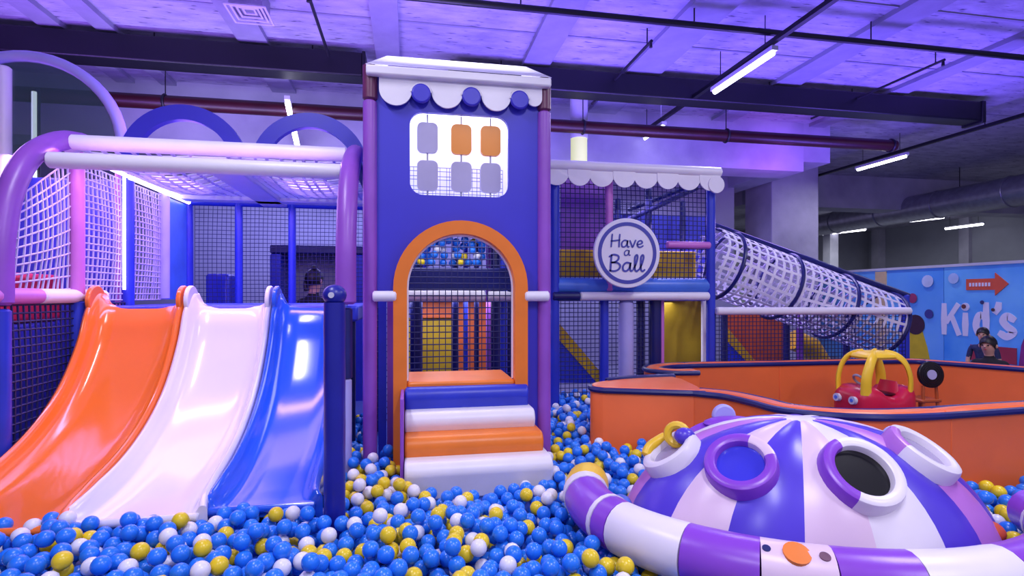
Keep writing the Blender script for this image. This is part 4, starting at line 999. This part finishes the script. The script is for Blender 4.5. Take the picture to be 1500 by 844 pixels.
# ================================================================== PEOPLE
def person(label, loc, H, face, shirt, pants, crouch=0.0, bun=False, tilt=0.0, arms='down'):
    s = H/1.75; t = thing('person', label, 'person', loc); rz = Matrix.Rotation(face, 4, 'Z'); loc = Vector(loc)
    J = {}; Ed = []
    hip = 0.92-crouch
    def j(n, x, y, z, r, par=None):
        J[n] = (Vector((x, y, z))*s, r*s)
        if par: Ed.append((par, n))
    j('pelvis', 0, 0, hip, 0.135); j('waist', 0, 0.01, hip+0.18, 0.12, 'pelvis'); j('chest', 0, 0.02, hip+0.38, 0.145, 'waist'); j('collar', 0, 0.03, hip+0.52, 0.09, 'chest')
    j('neck', 0, 0.04, hip+0.58, 0.052, 'collar'); j('jaw', 0, 0.06+tilt*0.3, hip+0.655, 0.078, 'neck'); j('head', 0, 0.055+tilt*0.7, hip+0.735, 0.096, 'jaw'); j('crown', 0, 0.045+tilt, hip+0.79, 0.07, 'head')
    for q, sx in (('l', -1), ('r', 1)):
        j('hip'+q, 0.09*sx, 0, hip-0.05, 0.095, 'pelvis')
        ky = 0.42 if crouch > 0.3 else 0.0
        j('knee'+q, 0.11*sx, 0.03+ky*0.8, 0.48 if crouch < 0.3 else 0.50, 0.062, 'hip'+q); j('ankle'+q, 0.11*sx, ky*0.35, 0.09, 0.042, 'knee'+q); j('toe'+q, 0.12*sx, ky*0.35+0.14, 0.035, 0.034, 'ankle'+q)
        j('sh'+q, 0.185*sx, 0.02, hip+0.48, 0.06, 'chest'); j('el'+q, 0.24*sx, 0.02+(0.1 if arms != 'down' else 0), hip+0.2, 0.043, 'sh'+q)
        w = (0.2*sx, 0.25, hip+0.12) if arms != 'down' else (0.25*sx, 0.07, hip-0.03)
        j('wr'+q, *w, 0.03, 'el'+q); dv = Vector((0, 0.9, -0.3)) if arms != 'down' else Vector((0, 0.25, -1)); dv.normalize()
        palm = Vector(w)+dv*0.07; j('palm'+q, *palm, 0.034, 'wr'+q)
        for f_, (ox, ln) in enumerate(((-0.028, 0.07), (-0.009, 0.08), (0.01, 0.075), (0.028, 0.06))):
            k1 = palm+dv*0.045+Vector((ox*(0.4 if arms == 'down' else 1), ox if arms == 'down' else 0, 0)); k2 = k1+dv*ln*0.9+Vector((-0.012*sx, 0.008, -0.01))
            j('fa%s%d' % (q, f_), *k1, 0.010, 'palm'+q); j('fb%s%d' % (q, f_), *k2, 0.008, 'fa%s%d' % (q, f_))
        k1 = Vector(w)+dv*0.04+Vector((-0.04*sx, 0.01, 0)); j('th'+q, *k1, 0.011, 'palm'+q); j('tt'+q, *(k1+dv*0.04), 0.009, 'th'+q)
    names = list(J); me = bpy.data.meshes.new('body')
    me.from_pydata([J[n][0] for n in names], [(names.index(a), names.index(b_)) for a, b_ in Ed], [])
    o = bpy.data.objects.new('body', me); C.objects.link(o)
    o.modifiers.new('skin', 'SKIN'); sb = o.modifiers.new('sub', 'SUBSURF'); sb.levels = 2; sb.render_levels = 2
    lay = me.skin_vertices[0].data if me.skin_vertices else None
    if lay is None:
        bm = bmesh.new(); bm.from_mesh(me); bm.verts.layers.skin.verify(); bm.to_mesh(me); bm.free(); lay = me.skin_vertices[0].data
    for i, n in enumerate(names): lay[i].radius = (J[n][1], J[n][1]*(0.72 if n in ('waist', 'chest', 'pelvis') else 1.0)); lay[i].use_root = (n == 'pelvis')
    dg = bpy.context.evaluated_depsgraph_get(); dg.update()
    m2 = bpy.data.meshes.new_from_object(o.evaluated_get(dg)); bpy.data.objects.remove(o)
    m2.name = 'body'; m2.materials.clear()
    for m in ('skin', shirt, pants, 'black'): m2.materials.append(M[m])
    for p_ in m2.polygons:
        c = p_.center/s; k = 0
        if c.z < 0.075: k = 3
        elif c.z < hip+0.04 and abs(c.x) < 0.19+0.0*c.z and not (c.z > hip-0.35 and abs(c.x) > 0.2): k = 2
        elif c.z < hip+0.575 and (abs(c.x) < 0.2 or c.z > hip+0.27): k = 1
        p_.material_index = k; p_.use_smooth = True
    m2.transform(rz)
    bo = bpy.data.objects.new('body', m2); C.objects.link(bo); bo.parent = t
    hc_ = J['head'][0]
    def lw(v): return loc+rz @ v
    hb = B(); hr = 0.106*s                                  # hair cap: shell over the back and top of the skull
    vs, fs, nu, nv = [], [], 20, 10
    for jv in range(nv+1):
        for iu in range(nu):
            a = 2*math.pi*iu/nu; fr = max(0, math.sin(a))   # a = 90 deg is the face side
            mx = math.radians(126-50*fr**1.3); th = mx*jv/nv
            vs.append(lw(hc_+Vector((0.95*hr*math.sin(th)*math.cos(a), (1.12*hr*math.sin(th)*math.sin(a))-0.008*s, 1.17*hr*math.cos(th)+0.012*s))))
    for jv in range(nv):
        for iu in range(nu): i2 = (iu+1) % nu; fs.append((jv*nu+iu, jv*nu+i2, (jv+1)*nu+i2, (jv+1)*nu+iu))
    hb.add(vs, fs)
    if bun: hb.sphere(lw(hc_+Vector((0.02, -0.03, 0.135))*s), 0.036*s, 12, 8); hb.tube(catmull([lw(hc_+Vector((-0.06, -0.05, 0.02))*s), lw(hc_+Vector((-0.07, -0.075, -0.06))*s), lw(hc_+Vector((-0.05, -0.08, -0.13))*s)], 4), 0.03*s, 8)
    hb.build('hair', 'hair', t, smooth=60)
    for sx in (-1, 1):
        B().sphere(lw(hc_+Vector((0.034*sx, 0.092, -0.005))*s), 0.011*s, 10, 6).build('eye', 'black', t)
        B().sphere(lw(hc_+Vector((0.097*sx, 0.0, -0.02))*s), (0.014*s, 0.02*s, 0.03*s), 10, 6).build('ear', 'skin', t)
    B().tube([lw(hc_+Vector((0, 0.092, 0.0))*s), lw(hc_+Vector((0, 0.112, -0.035))*s)], [0.008*s, 0.014*s], 8).build('nose', 'skin', t)
    B().sphere(lw(hc_+Vector((0, 0.092, -0.066))*s), (0.024*s, 0.008*s, 0.006*s), 10, 6).build('mouth', 'red', t)
    return t
q = atd(1451, 506, 5.95)
person('dark haired child in a black shirt crouching before the blue mural', (q.x, q.y, 0), 1.31, math.radians(108), 'cloth', 'jean', crouch=0.42, tilt=0.03, arms='fwd')
q = atd(1441, 490, 6.5)
person('dark haired child half hidden behind the one in the black shirt', (q.x, q.y, 0), 1.06, math.radians(115), 'checked', 'jean')
q = at(456, 410, 6.75)
person('person with black tied up hair behind the slide platform netting', (q.x, q.y, 0), 1.74, math.radians(-35), 'cloth', 'jean', bun=True)
# furniture seen through the netting behind the slide platform
t = thing('blue_booth', 'blue framed booth behind the slide platform netting', 'booth', (FX(450, 8.0), 8.0, 0))
xa_, xb_ = FX(403, 8.0), FX(520, 8.0); zt = at(403, 374, 8.0).z
box('side_panel', 'blue', t, xa_, xa_+0.14, 7.7, 8.3, 0, zt, 0.02); box('side_panel', 'blue', t, xb_, xb_+0.14, 7.7, 8.3, 0, zt, 0.02); box('top_panel', 'navy', t, xa_, xb_+0.14, 7.7, 8.3, zt, zt+0.12, 0.02); box('back_panel', 'grey', t, xa_, xb_, 8.28, 8.32, 0, zt)
p0, p1 = at(310, 402, 6.6), at(343, 440, 6.6)
o = box('soft_block', 'blue', None, p0.x, p1.x, 6.4, 6.8, 0.0, p0.z, 0.03); tag(o, 'tall blue soft block behind the slide platform netting', 'soft block')

# ================================================================== BALL PIT
struct(box('floor_pit', 'mat', None, -3.2, 6.2, 0.9, 6.2, 0.0, 0.30), 'blue padded ball pit floor under the balls')
DIA = 0.068; RB = DIA/2
pen = [(1.26,3.72),(1.95,3.40),(2.06,3.1),(2.08,2.85),(2.32,2.60),(2.75,2.53),(6.3,2.55),(6.3,5.1),(2.3,5.03),(2.06,4.7),(2.2,4.38),(2.5,4.34),(2.4,4.25),(2.14,4.18),(1.6,4.12),(1.3,3.95)]
def inpoly(x, y, P):
    c = False; j = len(P)-1
    for i in range(len(P)):
        if (P[i][1] > y) != (P[j][1] > y) and x < (P[j][0]-P[i][0])*(y-P[i][1])/(P[j][1]-P[i][1])+P[i][0]: c = not c
        j = i
    return c
BP = [bump(math.radians(158+190*k/120)) for k in range(121)]
def allowed(x, y):
    px, py, d = proj((x, y, 0.4))
    if d < 1.45 or px < -160 or px > 1640: return False
    if -2.2 < x < -0.44 and y > 2.80+(0.04 if x > SX[2] else 0): return False
    if x < -2.13 and y > 2.72: return False
    if -0.075 < x < 0.80 and y > 3.045: return False
    if x < -0.2 and y > 5.2: return False
    if TXL-0.06 < x < TXL+0.08 and y > 3.5: return False
    if -0.2 <= x < 0 and y > 3.75: return False
    if 0.8 <= x < 0.97 and y > 3.52: return False
    if y > 5.85: return False
    if x > 1.4 and y > 5.45: return False
    if (x+0.352)**2+(y-2.71)**2 < 0.088**2: return False
    if (x-XR)**2+(y-3.43)**2 < 0.075**2: return False
    if inpoly(x, y, pen): return False
    r = x*CT-y*ST; dd = x*ST+y*CT
    if ((r-1.37)/DA)**2+((dd-2.60)/DB)**2 < 1.0: return False
    return True
rb = random.Random(11)
nearb = {}
def key(x, y): return (int(math.floor(x/DIA)), int(math.floor(y/DIA)))
def height(x, y, base):
    z = base; kx, ky = key(x, y)
    for i in (-1, 0, 1):
        for j in (-1, 0, 1):
            for bx_, by_, bz_ in nearb.get((kx+i, ky+j), ()):
                d2 = (bx_-x)**2+(by_-y)**2
                if d2 < DIA*DIA:
                    h = bz_+math.sqrt(DIA*DIA-d2)
                    if h > z: z = h
    return z
balls = []
cells = [(x*0.1-3.2, y*0.1+0.9) for x in range(94) for y in range(53)]
cells = [c for c in cells if allowed(c[0]+0.05, c[1]+0.05)]
def drop(n):
    for _ in range(n):
        best = None; c = rb.choice(cells)
        for _k in range(9):
            x, y = c[0]+rb.uniform(-0.05, 0.15), c[1]+rb.uniform(-0.05, 0.15)
            if not allowed(x, y): continue
            base = 0.30+RB+0.012*math.sin(x*3.1+1)+0.012*math.sin(y*4.3)
            z = height(x, y, base)
            if best is None or z < best[2]: best = (x, y, z)
        if best and best[2] < 0.47:
            if any((best[0]-q.x)**2+(best[1]-q.y)**2 < 0.115**2 for q in BP) and best[2] > 0.36: continue
            balls.append(best); nearb.setdefault(key(best[0], best[1]), []).append(best)
drop(int(len(cells)*0.01*330))
n_pit = len(balls)
# balls held up behind the netting over the doorway
for _ in range(420):
    x, y = rb.uniform(TXL+0.1, 0.62), rb.uniform(4.58, 4.74)
    z = height(x, y, 1.70+RB)
    if z < 1.93: balls.append((x, y, z)); nearb.setdefault(key(x, y), []).append((x, y, z))
def pick(x, y):
    px = proj((x, y, 0.4))[0]; q = rb.random()
    wy, ww = 0.17, 0.155
    if 480 < px < 600: wy = 0.32
    if y > 3.9: wy, ww = 0.10, 0.12
    return 'bally' if q < wy else ('ballw' if q < wy+ww else 'ballb')
cols = [pick(b_[0], b_[1]) for b_ in balls]
# which pit balls show largest: paint discs far to near, half resolution, then check that nothing else hides them
Wb, Hb = 750, 422; buf = -np.ones((Hb, Wb), int)
pr = [proj(b_) for b_ in balls]
for i in sorted(range(n_pit), key=lambda k: -pr[k][2]):
    px, py, d = pr[i]; r = RB*FPX/d/2; cx_, cy_ = px/2, py/2
    x0, x1, y0, y1 = int(max(0, cx_-r)), int(min(Wb-1, cx_+r)), int(max(0, cy_-r)), int(min(Hb-1, cy_+r))
    if x1 < x0 or y1 < y0: continue
    yy, xx = np.mgrid[y0:y1+1, x0:x1+1]; sub = buf[y0:y1+1, x0:x1+1]; sub[(xx-cx_)**2+(yy-cy_)**2 <= r*r] = i
cnt = np.bincount(buf[buf >= 0].ravel(), minlength=len(balls))
dg = bpy.context.evaluated_depsgraph_get(); dg.update()
order = [i for i in np.argsort(-cnt) if cnt[i] > 12]
single = []
org = Vector((0, 0, CZ))
for i in order:
    p_ = Vector(balls[i])+Vector((0, 0, RB*0.6)); v = p_-org
    hit, loc_, *_r = SC.ray_cast(dg, org, v.normalized(), distance=v.length-0.02)
    if not hit: single.append(int(i))
    if len(single) == 300: break
def ico(sub):
    bm = bmesh.new(); bmesh.ops.create_icosphere(bm, subdivisions=sub, radius=RB)
    v = np.array([x.co[:] for x in bm.verts]); f = np.array([[x.index for x in fc.verts] for fc in bm.faces]); bm.free(); return v, f
I3, I2, I1 = ico(3), ico(2), ico(2)
bm_ = {}
for c in ('ballb', 'bally', 'ballw'):
    me = bpy.data.meshes.new('pit_ball'); me.from_pydata(I3[0].tolist(), [], I3[1].tolist()); me.shade_smooth(); me.materials.append(M[c]); bm_[c] = me
cn = {'ballb': 'blue', 'bally': 'yellow', 'ballw': 'white'}
def zone(px, py):
    if px < 475:
        n = 'orange' if px < 120 else ('white' if px < 320 else 'blue')
        return ('at the foot of the %s slide' if py < 785 else 'further out from the %s slide') % n
    if px < 590: return 'between blue slide and foam steps' if py < 770 else 'outside the gap before the steps'
    if px < 770: return 'against the bottom foam step' if py < 760 else 'further out from the foam steps'
    if px < 1350: return 'near the yellow bumper end' if py < 770 else 'outside the striped bumper curve'
    return 'between dome and orange wall'
num = ('no', 'one', 'two', 'three', 'four', 'five', 'six')
seen_ = [k for k in range(n_pit) if cnt[k] > 8]
def neighbours(i):
    n = {'blue': 0, 'yellow': 0, 'white': 0}
    for k in seen_:
        if k != i and sum((balls[i][q]-balls[k][q])**2 for q in range(3)) < (DIA*1.12)**2: n[cn[cols[k]]] += 1
    w = ['%s %s' % (num[min(6, v)], k) for k, v in n.items() if v]
    return ' touching '+' and '.join(w[-2:]) if w else ' lying loose'
for i in single:
    c = cols[i]; o = bpy.data.objects.new('pit_ball', bm_[c]); C.objects.link(o); o.location = balls[i]
    o.rotation_euler = (rb.uniform(0, 6), rb.uniform(0, 6), rb.uniform(0, 6))
    z_ = zone(pr[i][0], pr[i][1]); tag(o, '%s pit ball%s, %s' % (cn[c], neighbours(i), z_), 'ball', '%s balls %s' % (cn[c], z_))
ss = set(single); rest = [i for i in range(len(balls)) if i not in ss]
va, fa, mi, o_ = [], [], [], 0
for i in rest:
    v, f = I2
    va.append(v+np.array(balls[i])); fa.append(f+o_); o_ += len(v); mi.append(np.full(len(f), ('ballb', 'bally', 'ballw').index(cols[i])))
va, fa, mi = np.concatenate(va), np.concatenate(fa), np.concatenate(mi)
me = bpy.data.meshes.new('pit_balls'); me.vertices.add(len(va)); me.vertices.foreach_set('co', va.ravel())
me.loops.add(fa.size); me.loops.foreach_set('vertex_index', fa.ravel())
me.polygons.add(len(fa)); me.polygons.foreach_set('loop_start', np.arange(len(fa))*3); me.polygons.foreach_set('material_index', mi)
for c in ('ballb', 'bally', 'ballw'): me.materials.append(M[c])
me.update(); me.validate(); me.shade_smooth()
o = bpy.data.objects.new('pit_balls', me); C.objects.link(o); stuff(o); tag(o, 'sea of small blue, yellow and white balls filling the pit', 'balls')
print('BALLS', len(balls), n_pit, len(single), 'tris', len(fa))
